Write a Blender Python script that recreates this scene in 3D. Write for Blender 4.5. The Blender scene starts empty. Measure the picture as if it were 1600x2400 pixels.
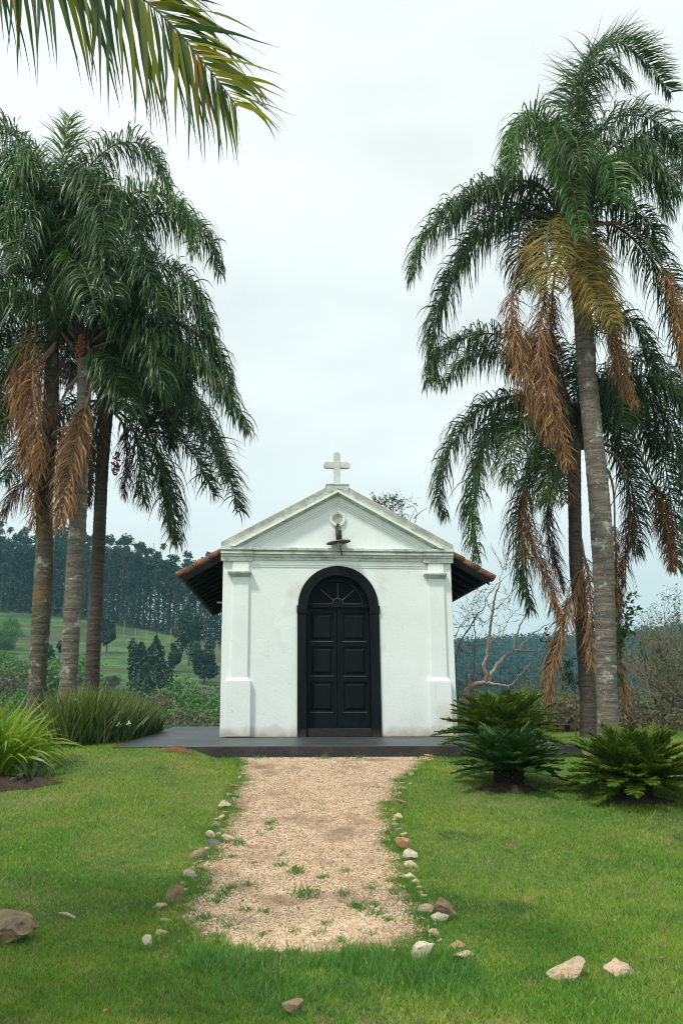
import bpy, math, random
import numpy as np
from mathutils import Vector, Matrix, noise as mnoise
random.seed(7); RNG = np.random.default_rng(7)
SC = bpy.context.scene
COL = SC.collection
R = math.radians
# ------------------------------------------------------------------ camera, sky, sun
PITCH = math.atan(432 / 2000.)
cd = bpy.data.cameras.new('camera'); cam = bpy.data.objects.new('camera', cd); COL.objects.link(cam)
cd.sensor_fit = 'VERTICAL'; cd.sensor_height = 36.; cd.lens = 30.0; cd.clip_start = .05; cd.clip_end = 6000
cam.location = (0, 0, 1.6); cam.rotation_euler = (math.pi / 2 + PITCH, 0, 0)
SC.camera = cam
SUN_EL, SUN_AZ = 56., 222.      # azimuth measured clockwise from +Y: the sun stands behind the viewer's left shoulder
w = bpy.data.worlds.new("World"); SC.world = w; w.use_nodes = True
nt = w.node_tree; nt.nodes.clear()
def wn(t, **k):
    n = nt.nodes.new(t)
    for a, b in k.items(): setattr(n, a, b)
    return n
out = wn('ShaderNodeOutputWorld'); bg = wn('ShaderNodeBackground'); bg.inputs[1].default_value = .1
sky = wn('ShaderNodeTexSky', sky_type='NISHITA', sun_disc=False)
sky.sun_elevation = R(SUN_EL); sky.sun_rotation = R(SUN_AZ); sky.dust_density = 3
tc = wn('ShaderNodeTexCoord'); mp = wn('ShaderNodeMapping'); mp.inputs['Scale'].default_value = (1, 1, 2.6)
mp.inputs['Location'].default_value = (.35, .2, .65)
nz = wn('ShaderNodeTexNoise'); nz.inputs['Scale'].default_value = 1.9; nz.inputs['Detail'].default_value = 5; nz.inputs['Roughness'].default_value = .5
cr = wn('ShaderNodeValToRGB'); cr.color_ramp.elements[0].position = .36; cr.color_ramp.elements[1].position = .62
cr.color_ramp.elements[0].color = (.76, .76, .76, 1); cr.color_ramp.elements[1].color = (1, 1, 1, 1)
cloud = wn('ShaderNodeMix', data_type='RGBA')
sepx = wn('ShaderNodeSeparateXYZ'); hr = wn('ShaderNodeMapRange'); hr.inputs['From Min'].default_value = 0.; hr.inputs['From Max'].default_value = .65
hc = wn('ShaderNodeMix', data_type='RGBA')
hc.inputs[6].default_value = (8.9, 9.8, 9.8, 1); hc.inputs[7].default_value = (9.4, 9.95, 9.7, 1)
L = nt.links.new
L(tc.outputs['Generated'], mp.inputs[0]); L(mp.outputs[0], nz.inputs[0]); L(nz.outputs[0], cr.inputs[0])
L(tc.outputs['Generated'], sepx.inputs[0]); L(sepx.outputs[2], hr.inputs[0]); L(hr.outputs[0], hc.inputs[0])
L(cr.outputs[0], cloud.inputs[0]); L(sky.outputs[0], cloud.inputs[6]); L(hc.outputs[2], cloud.inputs[7])
L(cloud.outputs[2], bg.inputs[0]); L(bg.outputs[0], out.inputs[0])
sd = bpy.data.lights.new('sun', 'SUN'); sd.energy = 2.7; sd.angle = R(6); sd.color = (1, .95, .86)
so = bpy.data.objects.new('sun', sd); COL.objects.link(so)
_a = R(SUN_AZ); _s = Vector((math.sin(_a) * math.cos(R(SUN_EL)), math.cos(_a) * math.cos(R(SUN_EL)), math.sin(R(SUN_EL))))
so.rotation_euler = (-_s).to_track_quat('-Z', 'Y').to_euler()
SC.view_settings.view_transform = 'Standard'; SC.view_settings.look = 'None'
SC.view_settings.exposure = 0.15; SC.view_settings.gamma = 1
SC.render.engine = 'CYCLES'
SC.cycles.use_denoising = True; SC.cycles.filter_width = 1.1
SC.cycles.max_bounces = 6; SC.cycles.transparent_max_bounces = 6; SC.cycles.volume_bounces = 0
SC.cycles.diffuse_bounces = 3; SC.cycles.glossy_bounces = 2

# ------------------------------------------------------------------ where things stand
CAM = np.array([0, 0, 1.6])
def ray(u, v):
    x = (u - 800) / 2000.; y = -(v - 1200) / 2000.
    return np.array([x, math.cos(PITCH) - y * math.sin(PITCH), math.sin(PITCH) + y * math.cos(PITCH)])
def at(u, v, Y):
    r = ray(u, v); return CAM + r * (Y / r[1])
def sstep(a, b, x):
    t = np.clip((np.asarray(x, float) - a) / (b - a), 0, 1); return t * t * (3 - 2 * t)
def H(x, y):       # the lawn: nearly flat, then a gentle bank up to the terrace
    return .7 * sstep(6.3, 13.3, y) + .15 * sstep(1.75, 2.35, -np.asarray(x, float)) * sstep(9.5, 12.9, y) * (1 - sstep(14, 20, y)) + .03 * np.sin(np.asarray(x) * .9 + 1) * sstep(2, 8, np.abs(x)) - 5.5 * sstep(22, 62, y) - .0 * np.asarray(x)
def gp(u, v):
    r = ray(u, v); t = 3.
    while t < 60:
        p = CAM + r * t
        if p[2] <= H(p[0], p[1]): return p
        t += .01
    return CAM + r * 22

# ------------------------------------------------------------------ materials
def mat(name, base=(.5, .5, .5), rough=.8, col2=None, scale=5., detail=4., bump=0., bscale=None, attr=None, trans=0., spec=.5, stretch=None, ramp=(.35, .65), extra=None):
    m = bpy.data.materials.new(name); m.use_nodes = True; t = m.node_tree; n = t.nodes; lk = t.links.new
    p = n['Principled BSDF']; p.inputs['Roughness'].default_value = rough; p.inputs['Specular IOR Level'].default_value = spec
    co = n.new('ShaderNodeTexCoord'); src = co.outputs['Object']
    if stretch:
        mm = n.new('ShaderNodeMapping'); mm.inputs['Scale'].default_value = stretch; lk(src, mm.inputs[0]); src = mm.outputs[0]
    colout = None
    if col2 is not None:
        no = n.new('ShaderNodeTexNoise'); no.inputs['Scale'].default_value = scale; no.inputs['Detail'].default_value = detail; no.inputs['Roughness'].default_value = .6
        lk(src, no.inputs['Vector'])
        mr = n.new('ShaderNodeMapRange'); mr.inputs['From Min'].default_value = ramp[0]; mr.inputs['From Max'].default_value = ramp[1]; lk(no.outputs[0], mr.inputs[0])
        mx = n.new('ShaderNodeMix'); mx.data_type = 'RGBA'; mx.inputs[6].default_value = (*base, 1); mx.inputs[7].default_value = (*col2, 1); lk(mr.outputs[0], mx.inputs[0])
        colout = mx.outputs[2]
    else:
        rg = n.new('ShaderNodeRGB'); rg.outputs[0].default_value = (*base, 1); colout = rg.outputs[0]
    if extra:
        for e in extra:
            # (colour, kind, scale, lo, hi, stretch)
            c, kind, s, lo, hi, st = e
            v = src
            if kind == 'attr_t' or kind == 'attr_r':
                a = n.new('ShaderNodeAttribute'); a.attribute_name = 'Col'; sp = n.new('ShaderNodeSeparateColor'); lk(a.outputs['Color'], sp.inputs[0])
                f = sp.outputs[0 if kind == 'attr_t' else 1]
            elif kind == 'z':
                sp = n.new('ShaderNodeSeparateXYZ'); lk(co.outputs['Object'], sp.inputs[0]); n2 = n.new('ShaderNodeTexNoise'); n2.inputs['Scale'].default_value = s; n2.inputs['Detail'].default_value = 6; lk(v, n2.inputs['Vector'])
                ma = n.new('ShaderNodeMath'); ma.operation = 'MULTIPLY_ADD'; lk(n2.outputs[0], ma.inputs[0]); ma.inputs[1].default_value = st; lk(sp.outputs[2], ma.inputs[2]); f = ma.outputs[0]
            else:
                if st:
                    mm = n.new('ShaderNodeMapping'); mm.inputs['Scale'].default_value = st; lk(co.outputs['Object'], mm.inputs[0]); v = mm.outputs[0]
                if kind == 'voro':
                    n2 = n.new('ShaderNodeTexVoronoi'); n2.inputs['Scale'].default_value = s; lk(v, n2.inputs['Vector']); f = n2.outputs['Distance']
                else:
                    n2 = n.new('ShaderNodeTexNoise'); n2.inputs['Scale'].default_value = s; n2.inputs['Detail'].default_value = 6; n2.inputs['Roughness'].default_value = .65; lk(v, n2.inputs['Vector']); f = n2.outputs[0]
            mr = n.new('ShaderNodeMapRange'); mr.inputs['From Min'].default_value = lo; mr.inputs['From Max'].default_value = hi; lk(f, mr.inputs[0])
            mx = n.new('ShaderNodeMix'); mx.data_type = 'RGBA'; lk(mr.outputs[0], mx.inputs[0]); lk(colout, mx.inputs[6]); mx.inputs[7].default_value = (*c, 1); colout = mx.outputs[2]
    lk(colout, p.inputs['Base Color'])
    if bump:
        nb = n.new('ShaderNodeTexNoise'); nb.inputs['Scale'].default_value = bscale or scale * 4; nb.inputs['Detail'].default_value = 6; lk(src, nb.inputs['Vector'])
        bu = n.new('ShaderNodeBump'); bu.inputs['Strength'].default_value = bump; bu.inputs['Distance'].default_value = .02; lk(nb.outputs[0], bu.inputs['Height']); lk(bu.outputs[0], p.inputs['Normal'])
    if trans:
        tr = n.new('ShaderNodeBsdfTranslucent'); lk(colout, tr.inputs[0]); ms = n.new('ShaderNodeMixShader'); ms.inputs[0].default_value = trans
        lk(p.outputs[0], ms.inputs[1]); lk(tr.outputs[0], ms.inputs[2]); lk(ms.outputs[0], n['Material Output'].inputs[0])
    return m
M = {}
M['plaster'] = mat('white_plaster', (.81, .865, .84), .85, (.73, .80, .775), 1.2, 6, bump=.20, bscale=22, extra=[
    ((.60, .60, .50), 'noise', .8, .56, .74, None), ((.50, .52, .47), 'noise', 9., .64, .78, None), ((.50, .54, .49), 'noise', 7., .63, .82, (1, 1, .12)), ((.46, .44, .36), 'z', 4., .36, .16, .30)])
M['mould'] = mat('weathered_moulding', (.62, .68, .62), .9, (.30, .34, .28), 3.5, 7, bump=.5, bscale=30, ramp=(.42, .70), extra=[
    ((.11, .13, .09), 'noise', 11., .58, .72, (.6, 1, 3)), ((.42, .35, .26), 'noise', 5., .66, .8, None)])
M['coping'] = mat('grey_coping', (.48, .49, .43), .95, (.27, .28, .23), 6, 8, bump=.6, bscale=40, extra=[((.15, .15, .13), 'noise', 16., .6, .75, None)])
M['black'] = mat('black_paint', (.0045, .0075, .009), .6, (.008, .0115, .013), 3, 4, bump=.15, bscale=30, stretch=(4, 4, .6), spec=.11, extra=[((.035, .04, .038), 'noise', 16., .66, .76, (1, 1, .35)), ((.05, .045, .035), 'z', 6., .22, .08, .16)])
M['blackwood'] = mat('black_wood', (.006, .007, .008), .7, (.011, .013, .013), 6, 4, bump=.3, bscale=40, spec=.1)
M['sill'] = mat('worn_sill', (.008, .011, .011), .8, (.026, .023, .018), 10, 6, bump=.6, bscale=30, stretch=(1, 4, 6))
M['glass'] = mat('dark_glass', (.002, .003, .003), .4, spec=.08)
M['bead'] = mat('grey_bead', (.07, .08, .08), .6)
M['terrace'] = mat('black_floor', (.034, .040, .045), .45, (.062, .068, .072), 1.8, 6, bump=.12, bscale=20, ramp=(.35, .7), spec=.35, extra=[((.13, .125, .11), 'noise', 1.1, .56, .75, None), ((.20, .17, .12), 'noise', 22., .68, .76, None)])
M['terrace_side'] = mat('black_kerb', (.022, .024, .026), .75, (.07, .055, .04), 3.5, 7, bump=.5, bscale=25, ramp=(.48, .75))
M['tile'] = mat('clay_tile', (.34, .115, .05), .85, (.15, .085, .06), 4, 6, bump=.5, bscale=30, extra=[((.055, .045, .04), 'noise', 5., .44, .62, None), ((.42, .17, .07), 'noise', 3., .62, .7, None)])
M['enamel'] = mat('dull_enamel', (.17, .15, .12), .6, (.10, .085, .07), 14, 4)
M['bulb'] = mat('milk_glass', (.45, .42, .34), .2)
M['cable'] = mat('black_cable', (.012, .013, .014), .5)
M['trunk_a'] = mat('palm_bark_pale', (.20, .175, .14), .95, (.09, .08, .065), 2.2, 6, bump=.8, bscale=12, stretch=(1, 1, 7), extra=[((.045, .038, .030), 'attr_t', 0, .55, 1.25, None),
    ((.36, .37, .31), 'noise', 3.2, .56, .64, (1, 1, 1.2)), ((.42, .43, .38), 'noise', 15., .62, .68, (1, 1, 1.4)), ((.22, .15, .05), 'noise', 2.2, .60, .72, (1, 1, .7)), ((.04, .036, .03), 'noise', 9., .62, .69, (1, 1, 2.5))])
M['trunk_b'] = mat('palm_bark_dark', (.105, .085, .065), .95, (.05, .042, .034), 2.4, 6, bump=.8, bscale=12, stretch=(1, 1, 8), extra=[((.045, .038, .030), 'attr_t', 0, .55, 1.25, None),
    ((.18, .19, .165), 'noise', 12., .63, .70, (1, 1, 1.4)), ((.02, .02, .018), 'noise', 8., .6, .7, (1, 1, 3))])
M['trunk_c'] = mat('palm_bark_mossy', (.135, .115, .08), .95, (.065, .062, .04), 2.4, 6, bump=.8, bscale=12, stretch=(1, 1, 7), extra=[((.045, .038, .030), 'attr_t', 0, .55, 1.25, None),
    ((.17, .11, .025), 'noise', 1.6, .52, .68, (1, 1, .5)), ((.25, .28, .24), 'noise', 4., .56, .66, (1, 1, 1.1)), ((.03, .03, .02), 'noise', 10., .6, .7, (1, 1, 2))])
M['live'] = mat('palm_leaf', (.055, .130, .020), .38, (.028, .078, .020), 1.2, 3, trans=.32, spec=.5, extra=[((.13, .19, .04), 'attr_r', 0, .62, 1.25, None), ((.13, .10, .03), 'attr_t', 0, .86, 1.2, None), ((.018, .05, .025), 'attr_r', 0, .35, 0., None)])
M['live_bright'] = mat('palm_leaf_fresh', (.090, .20, .026), .38, (.055, .135, .024), 1.2, 3, trans=.36, spec=.5, extra=[((.12, .17, .04), 'attr_r', 0, .6, 1.2, None)])
M['yellow'] = mat('palm_leaf_yellowing', (.14, .20, .03), .5, (.36, .27, .04), 1.1, 3, trans=.3, extra=[((.33, .17, .05), 'attr_r', 0, .55, 1.0, None), ((.22, .10, .04), 'attr_t', 0, .7, 1.1, None)])
M['dead'] = mat('palm_leaf_dead', (.30, .14, .048), .75, (.14, .068, .032), 1.5, 4, trans=.2, spec=.3, extra=[((.52, .32, .14), 'attr_r', 0, .5, 1.0, None), ((.10, .05, .03), 'attr_r', 0, .3, 0., None)])
M['dead_gold'] = mat('palm_leaf_straw', (.42, .27, .13), .7, (.27, .15, .07), 1.5, 4, trans=.2, spec=.3, extra=[((.12, .055, .03), 'attr_r', 0, .5, 1.1, None)])
M['dead_dark'] = mat('palm_leaf_rotting', (.10, .058, .042), .8, (.05, .036, .028), 1.5, 4, trans=.15, spec=.3, extra=[((.20, .11, .07), 'attr_r', 0, .6, 1.1, None)])
M['rachis'] = mat('frond_stalk', (.07, .075, .03), .6, (.10, .07, .04), 2, 3)
M['rachis_dead'] = mat('dry_stalk', (.30, .20, .12), .7, (.17, .10, .06), 3, 3)
M['fore'] = mat('near_leaf', (.065, .135, .045), .5, (.045, .095, .040), 3, 3, trans=.5, spec=.3, extra=[
    ((.34, .34, .02), 'attr_r', 0, .38, .88, None), ((.42, .24, .03), 'attr_r', 0, .93, .97, None), ((.05, .03, .028), 'attr_t', 0, .70, .93, None)])
M['fruit'] = mat('palm_fruit', (.35, .10, .02), .6, (.20, .06, .02), 12, 3)
M['cycad'] = mat('cycad_leaf', (.075, .15, .014), .45, (.125, .18, .016), 1.1, 3, trans=.3, spec=.25, extra=[((.095, .105, .018), 'attr_r', 0, .78, 1.4, None)])
M['cycad_b'] = mat('cycad_leaf_blue', (.042, .115, .022), .45, (.060, .14, .024), 1.4, 3, trans=.3, spec=.28)
M['cycad_trunk'] = mat('cycad_trunk', (.05, .035, .022), .95, (.02, .015, .01), 12, 4, bump=.8)
M['strap'] = mat('strap_leaf', (.22, .38, .022), .45, (.13, .27, .02), 3, 3, trans=.38, extra=[((.36, .44, .05), 'attr_r', 0, .4, 1.1, None)])
M['tuft'] = mat('tuft_leaf', (.05, .125, .018), .40, (.028, .07, .014), 2, 3, trans=.32, extra=[((.22, .28, .05), 'attr_t', 0, .45, 1.15, None), ((.16, .20, .04), 'attr_r', 0, .6, 1.0, None), ((.20, .15, .07), 'attr_r', 0, .95, .98, None), ((.02, .05, .01), 'attr_r', 0, .3, 0., None)])
M['petal'] = mat('white_petal', (.8, .8, .75), .6)
M['grass'] = mat('lawn_blade', (.13, .36, .030), .6, (.30, .47, .050), .6, 7, trans=.45, spec=.25, ramp=(.38, .62), extra=[
    ((.52, .52, .14), 'noise', 1.2, .55, .72, None), ((.07, .21, .035), 'noise', .8, .54, .64, (1, 1, 1.3)), ((.46, .30, .15), 'noise', 3.3, .60, .70, None), ((.55, .46, .20), 'attr_r', 0, .78, 1.0, None), ((.05, .13, .02), 'attr_r', 0, .30, 0., None)])
M['grass_long'] = mat('long_blade', (.075, .24, .035), .5, (.13, .31, .05), 2, 3, trans=.4, extra=[((.13, .2, .05), 'attr_r', 0, .6, 1.2, None)])
M['lawn'] = mat('lawn_soil', (.075, .125, .028), 1, (.14, .15, .05), 1.5, 8, bump=.8, bscale=60, extra=[((.17, .12, .06), 'noise', 3., .62, .78, None)])
M['path'] = mat('sandy_gravel', (.47, .34, .22), 1, (.28, .19, .12), 6, 7, bump=.9, bscale=90, extra=[((.22, .15, .10), 'voro', 60., .35, .6, None)])
M['pebble'] = mat('pale_granule', (.74, .54, .34), .9, (.60, .41, .255), 6, 3, extra=[((.76, .64, .50), 'attr_r', 0, .5, .8, None), ((.36, .25, .16), 'noise', 1.3, .52, .66, None), ((.26, .17, .11), 'attr_r', 0, .86, .97, None)])
M['soil'] = mat('dark_soil', (.030, .019, .013), 1, (.06, .036, .024), 12, 6, bump=1, bscale=40)
M['redsoil'] = mat('red_soil', (.22, .085, .045), 1, (.13, .055, .032), 18, 6, bump=1, bscale=50)
M['bark'] = mat('bare_bark', (.52, .42, .31), .9, (.27, .20, .15), 5, 5, bump=.4)
M['bark_dark'] = mat('dark_bark', (.06, .052, .045), .9, (.10, .085, .07), 5, 5)
M['twig'] = mat('grey_brown_twig', (.22, .165, .12), .9, (.13, .10, .075), 3, 3)
M['pasture'] = mat('pasture_grass', (.050, .135, .020), 1, (.095, .20, .028), .03, 8, extra=[
    ((.050, .060, .024), 'noise', .30, .46, .58, (.12, .12, 3.2)), ((.030, .062, .020), 'noise', .07, .50, .60, None), ((.085, .065, .038), 'noise', .03, .54, .64, None), ((.035, .07, .02), 'noise', .6, .5, .62, None)])
M['farwood'] = mat('far_wood', (.012, .028, .024), 1, (.02, .04, .03), .05, 6)
def leafmat(nm, c, c2, tr=.25): return mat(nm, c, .6, c2, .6, 4, trans=tr, extra=[(tuple(min(1, x * 1.7) for x in c2), 'attr_r', 0, .6, 1.2, None)])
M['euc'] = leafmat('eucalyptus_leaf', (.017, .036, .017), (.027, .050, .022), .15)
M['euc_trunk'] = mat('eucalyptus_bark', (.07, .062, .055), .9, (.035, .032, .03), .5, 3)
M['pine'] = leafmat('pine_needles', (.012, .036, .015), (.020, .050, .018), .1)
M['bushd'] = leafmat('bush_dark', (.030, .075, .020), (.045, .10, .024))
M['bushg'] = leafmat('bush_green', (.065, .155, .026), (.09, .19, .03))
M['bushb'] = leafmat('bush_brown', (.15, .115, .065), (.11, .10, .05))
M['bushr'] = leafmat('bush_reddish', (.075, .045, .036), (.055, .04, .03))
M['olive'] = leafmat('young_leaf', (.13, .16, .04), (.09, .12, .035), .35)
M['vine'] = leafmat('vine_leaf', (.05, .12, .03), (.03, .08, .025), .3)
M['wood'] = mat('brown_wood', (.14, .075, .045), .8, (.08, .045, .03), 8, 4)
M['post'] = mat('grey_post', (.25, .24, .22), .9)
def stone_mat(nm, c, c2, c3=None):
    return mat(nm, c, .9, c2, 11, 6, bump=.9, bscale=26, extra=[(c3 or tuple(x * .45 for x in c2), 'noise', 19., .62, .72, None)])
M['st_cream'] = stone_mat('cream_stone', (.56, .46, .33), (.42, .29, .18))
M['st_white'] = stone_mat('white_stone', (.60, .54, .43), (.44, .35, .25))
M['st_pink'] = stone_mat('pink_stone', (.60, .43, .32), (.52, .38, .28))
M['st_orange'] = stone_mat('orange_stone', (.52, .29, .14), (.40, .24, .14))
M['st_grey'] = stone_mat('grey_stone', (.34, .29, .24), (.24, .20, .16))
M['st_slate'] = stone_mat('slate_stone', (.09, .10, .115), (.15, .14, .14))
M['st_brown'] = stone_mat('brown_stone', (.34, .24, .12), (.15, .11, .075), (.05, .04, .035))

# ------------------------------------------------------------------ mesh helpers
def tag(o, label=None, cat=None, group=None, kind=None):
    if label: o['label'] = label
    if cat: o['category'] = cat
    if group: o['group'] = group
    if kind: o['kind'] = kind
    return o
def empty(name, loc=(0, 0, 0), rz=0):
    o = bpy.data.objects.new(name, None); COL.objects.link(o); o.location = loc; o.rotation_euler = (0, 0, rz); o.empty_display_size = .2; return o
def link(name, me, parent=None):
    o = bpy.data.objects.new(name, me); COL.objects.link(o)
    if parent is not None: o.parent = parent
    return o
def npmesh(name, V, F, mats, col=None, mi=None, smooth=False):
    """V (n,3); F list of integer arrays (m,k)"""
    V = np.asarray(V, np.float32); F = [np.asarray(f, np.int32) for f in (F if isinstance(F, list) else [F]) if len(f)]
    me = bpy.data.meshes.new(name); me.vertices.add(len(V)); me.vertices.foreach_set('co', V.ravel())
    loops = np.concatenate([f.ravel() for f in F]); tot = np.concatenate([np.full(len(f), f.shape[1], np.int32) for f in F])
    st = np.concatenate([[0], np.cumsum(tot)[:-1]]).astype(np.int32)
    me.loops.add(len(loops)); me.loops.foreach_set('vertex_index', loops)
    me.polygons.add(len(tot)); me.polygons.foreach_set('loop_start', st)
    if mi is not None: me.polygons.foreach_set('material_index', np.asarray(mi, np.int32))
    if smooth: me.polygons.foreach_set('use_smooth', np.ones(len(tot), bool))
    for m in (mats if isinstance(mats, list) else [mats]): me.materials.append(m)
    if col is not None:
        a = me.color_attributes.new('Col', 'FLOAT_COLOR', 'POINT')
        c = np.zeros((len(V), 4), np.float32); c[:, :col.shape[1]] = col; c[:, 3] = 1; a.data.foreach_set('color', c.ravel())
    me.update(calc_edges=True); return me
class MB:
    def __init__(s): s.v = []; s.f = []
    def add(s, vs, fs):
        k = len(s.v); s.v += [tuple(v) for v in vs]; s.f += [tuple(i + k for i in f) for f in fs]; return s
    def box(s, x0, x1, y0, y1, z0, z1):
        return s.add([(x0, y0, z0), (x1, y0, z0), (x1, y1, z0), (x0, y1, z0), (x0, y0, z1), (x1, y0, z1), (x1, y1, z1), (x0, y1, z1)],
                     [(0, 3, 2, 1), (4, 5, 6, 7), (0, 1, 5, 4), (1, 2, 6, 5), (2, 3, 7, 6), (3, 0, 4, 7)])
    def prism(s, pts, y0, y1):       # outline in x,z pushed along y
        n = len(pts); vs = [(p[0], y0, p[1]) for p in pts] + [(p[0], y1, p[1]) for p in pts]
        return s.add(vs, [tuple(range(n)), tuple(range(2 * n - 1, n - 1, -1))] + [(i, i + n, (i + 1) % n + n, (i + 1) % n) for i in range(n)])
    def tube(s, pts, rad, n=8, cap=True):
        pts = [Vector(p) for p in pts]; rings = []; k = len(s.v); ref = None
        for i, p in enumerate(pts):
            d = (pts[min(i + 1, len(pts) - 1)] - pts[max(i - 1, 0)]).normalized()
            if ref is None: ref = d.orthogonal().normalized()
            ref = (ref - d * ref.dot(d)).normalized(); b = d.cross(ref); r = rad[i] if hasattr(rad, '__len__') else rad
            s.v += [tuple(p + (ref * math.cos(2 * math.pi * j / n) + b * math.sin(2 * math.pi * j / n)) * r) for j in range(n)]
        for i in range(len(pts) - 1):
            for j in range(n): s.f.append((k + i * n + j, k + i * n + (j + 1) % n, k + (i + 1) * n + (j + 1) % n, k + (i + 1) * n + j))
        if cap: s.f.append(tuple(k + j for j in range(n - 1, -1, -1))); s.f.append(tuple(k + (len(pts) - 1) * n + j for j in range(n)))
        return s
    def build(s, name, m, parent=None, bevel=0, smooth=False, shear=0):
        me = bpy.data.meshes.new(name)
        v = [(x - shear * z, y, z) for x, y, z in s.v] if shear else s.v
        me.from_pydata(v, [], s.f); me.materials.append(m)
        me.update()
        if smooth:
            for p in me.polygons: p.use_smooth = True
        o = link(name, me, parent)
        if bevel:
            b = o.modifiers.new('bevel', 'BEVEL'); b.width = bevel; b.segments = 2; b.limit_method = 'ANGLE'
        return o
def catmull(P, n):
    P = np.asarray(P, float)
    if len(P) < 3: P = np.array([P[0], (P[0] + P[-1]) / 2, P[-1]])
    Q = np.vstack([2 * P[0] - P[1], P, 2 * P[-1] - P[-2]]); out = []
    for i in range(1, len(Q) - 2):
        t = np.linspace(0, 1, 16, endpoint=False)[:, None]
        a, b, c, d = Q[i - 1], Q[i], Q[i + 1], Q[i + 2]
        out.append(.5 * ((2 * b) + (-a + c) * t + (2 * a - 5 * b + 4 * c - d) * t ** 2 + (-a + 3 * b - 3 * c + d) * t ** 3))
    out = np.vstack(out + [P[-1:]]); L_ = np.concatenate([[0], np.cumsum(np.linalg.norm(np.diff(out, axis=0), axis=1))])
    s = np.linspace(0, L_[-1], n); return np.stack([np.interp(s, L_, out[:, k]) for k in range(3)], 1), L_[-1]
def nrm(a): return a / np.maximum(np.linalg.norm(a, axis=-1, keepdims=True), 1e-9)
def ribbons(base, d0, L_, W, droop, side, m=5, prof=None, jit=.06, colr=None, g=None):
    """strips growing from base along d0, bending under gravity. arrays of n"""
    n = len(base); prof = prof if prof is not None else np.array([.45, 1, .95, .7, .4, .03][:m + 1])
    d = nrm(d0); p = base.copy(); V = np.zeros((n, m + 1, 2, 3)); G = np.array([0, 0, -1.]) if g is None else g
    for k in range(m + 1):
        wv = nrm(side - (side * d).sum(1, keepdims=True) * d)
        V[:, k, 0] = p - wv * (W * prof[k] * .5)[:, None]; V[:, k, 1] = p + wv * (W * prof[k] * .5)[:, None]
        p = p + d * (L_ / m)[:, None]
        d = nrm(d + G * np.asarray(droop)[:, None] * (1.0 if k else .6) + RNG.normal(0, jit, (n, 3)))
    idx = np.arange(n * (m + 1) * 2).reshape(n, m + 1, 2)
    F = np.stack([idx[:, :-1, 0], idx[:, :-1, 1], idx[:, 1:, 1], idx[:, 1:, 0]], -1).reshape(-1, 4)
    col = np.zeros((n, m + 1, 2, 2)); col[..., 0] = np.linspace(0, 1, m + 1)[None, :, None]; col[..., 1] = (RNG.random(n) if colr is None else colr)[:, None, None]
    return V.reshape(-1, 3), F, col.reshape(-1, 2)
def tubenp(pts, rad, n=5):
    pts = np.asarray(pts); T = nrm(np.gradient(pts, axis=0)); ref = np.array([.3, .9, .1]) ; ref = np.broadcast_to(ref, T.shape)
    a = nrm(np.cross(T, ref)); b = np.cross(T, a); th = np.linspace(0, 2 * np.pi, n, endpoint=False)
    V = pts[:, None] + (a[:, None] * np.cos(th)[None, :, None] + b[:, None] * np.sin(th)[None, :, None]) * np.asarray(rad)[:, None, None]
    idx = np.arange(len(pts) * n).reshape(len(pts), n); r = np.roll(idx, -1, 1)
    return V.reshape(-1, 3), np.stack([idx[:-1], r[:-1], r[1:], idx[1:]], -1).reshape(-1, 4)
def frond(ctrl, origin, parent, name='frond', leaf='live', L_=.8, per=52, w_=.030, droop=.72, plum=.5, t0=.14, rr=.035, fwd=.34, out_=1.0, m=5, stalk='rachis', wind=None, tipl=.35, jit=.07, rnd=None, loss=0.):
    P, length = catmull(ctrl, 60); P = P - np.asarray(origin); T = nrm(np.gradient(P, axis=0))
    S0 = np.cross(T[:32], [0, 0, 1.]).sum(0)
    if np.linalg.norm(S0) < 1e-3: S0 = np.array([1., 0, 0])
    S0 = S0 / np.linalg.norm(S0)
    n = max(8, int(per * length)); t = np.tile(np.linspace(t0, .995, n), 2) + RNG.uniform(-.5, .5, 2 * n) / n; t = np.clip(t, t0, 1)
    if loss:
        t = t[RNG.random(len(t)) > loss]
    sd_ = np.where(RNG.random(len(t)) < .5, -1., 1.)
    f = t * 59; i0 = np.minimum(f.astype(int), 58); fr = (f - i0)[:, None]
    pos = P[i0] * (1 - fr) + P[i0 + 1] * fr; TT = nrm(T[i0] * (1 - fr) + T[i0 + 1] * fr)
    S = nrm(S0 - (TT * S0).sum(1, keepdims=True) * TT); N = np.cross(S, TT); N *= np.sign(N[:, 2:3].mean() + 1e-6)
    q = (t - t0) / (1 - t0)
    a = fwd * (1 + .5 * q) + RNG.normal(0, .12, len(t)); c = RNG.normal(.28 if leaf.startswith('live') else .1, plum, len(t))
    d0 = TT * a[:, None] + S * (sd_ * out_)[:, None] + N * c[:, None]
    if wind is not None: d0 = d0 + np.asarray(wind)
    ll = L_ * (np.sin(np.pi * (.16 + .80 * q)) ** .55 * (1 - q * .15) + 0) * RNG.uniform(.68, 1.16, len(t)); ll = np.maximum(ll, L_ * tipl)
    dr = droop * RNG.uniform(.7, 1.3, len(t))
    side = TT + RNG.normal(0, .45, (len(t), 3))
    V, F, C = ribbons(pos, d0, ll, w_ * RNG.uniform(.75, 1.15, len(t)), dr, side, m=m, jit=jit, colr=rnd(len(t)) if rnd else None)
    rad = np.linspace(rr, rr * .12, 60) * (1 + .8 * np.exp(-np.linspace(0, 12, 60))); V2, F2 = tubenp(P, rad)
    F = [F, F2 + len(V)]; mi = np.concatenate([np.zeros(len(F[0])), np.ones(len(F2))])
    C = np.vstack([C, np.zeros((len(V2), 2))])
    me = npmesh(name, np.vstack([V, V2]), np.vstack(F), [M[leaf], M[stalk]], C, mi)
    return link(name, me, parent)

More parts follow.
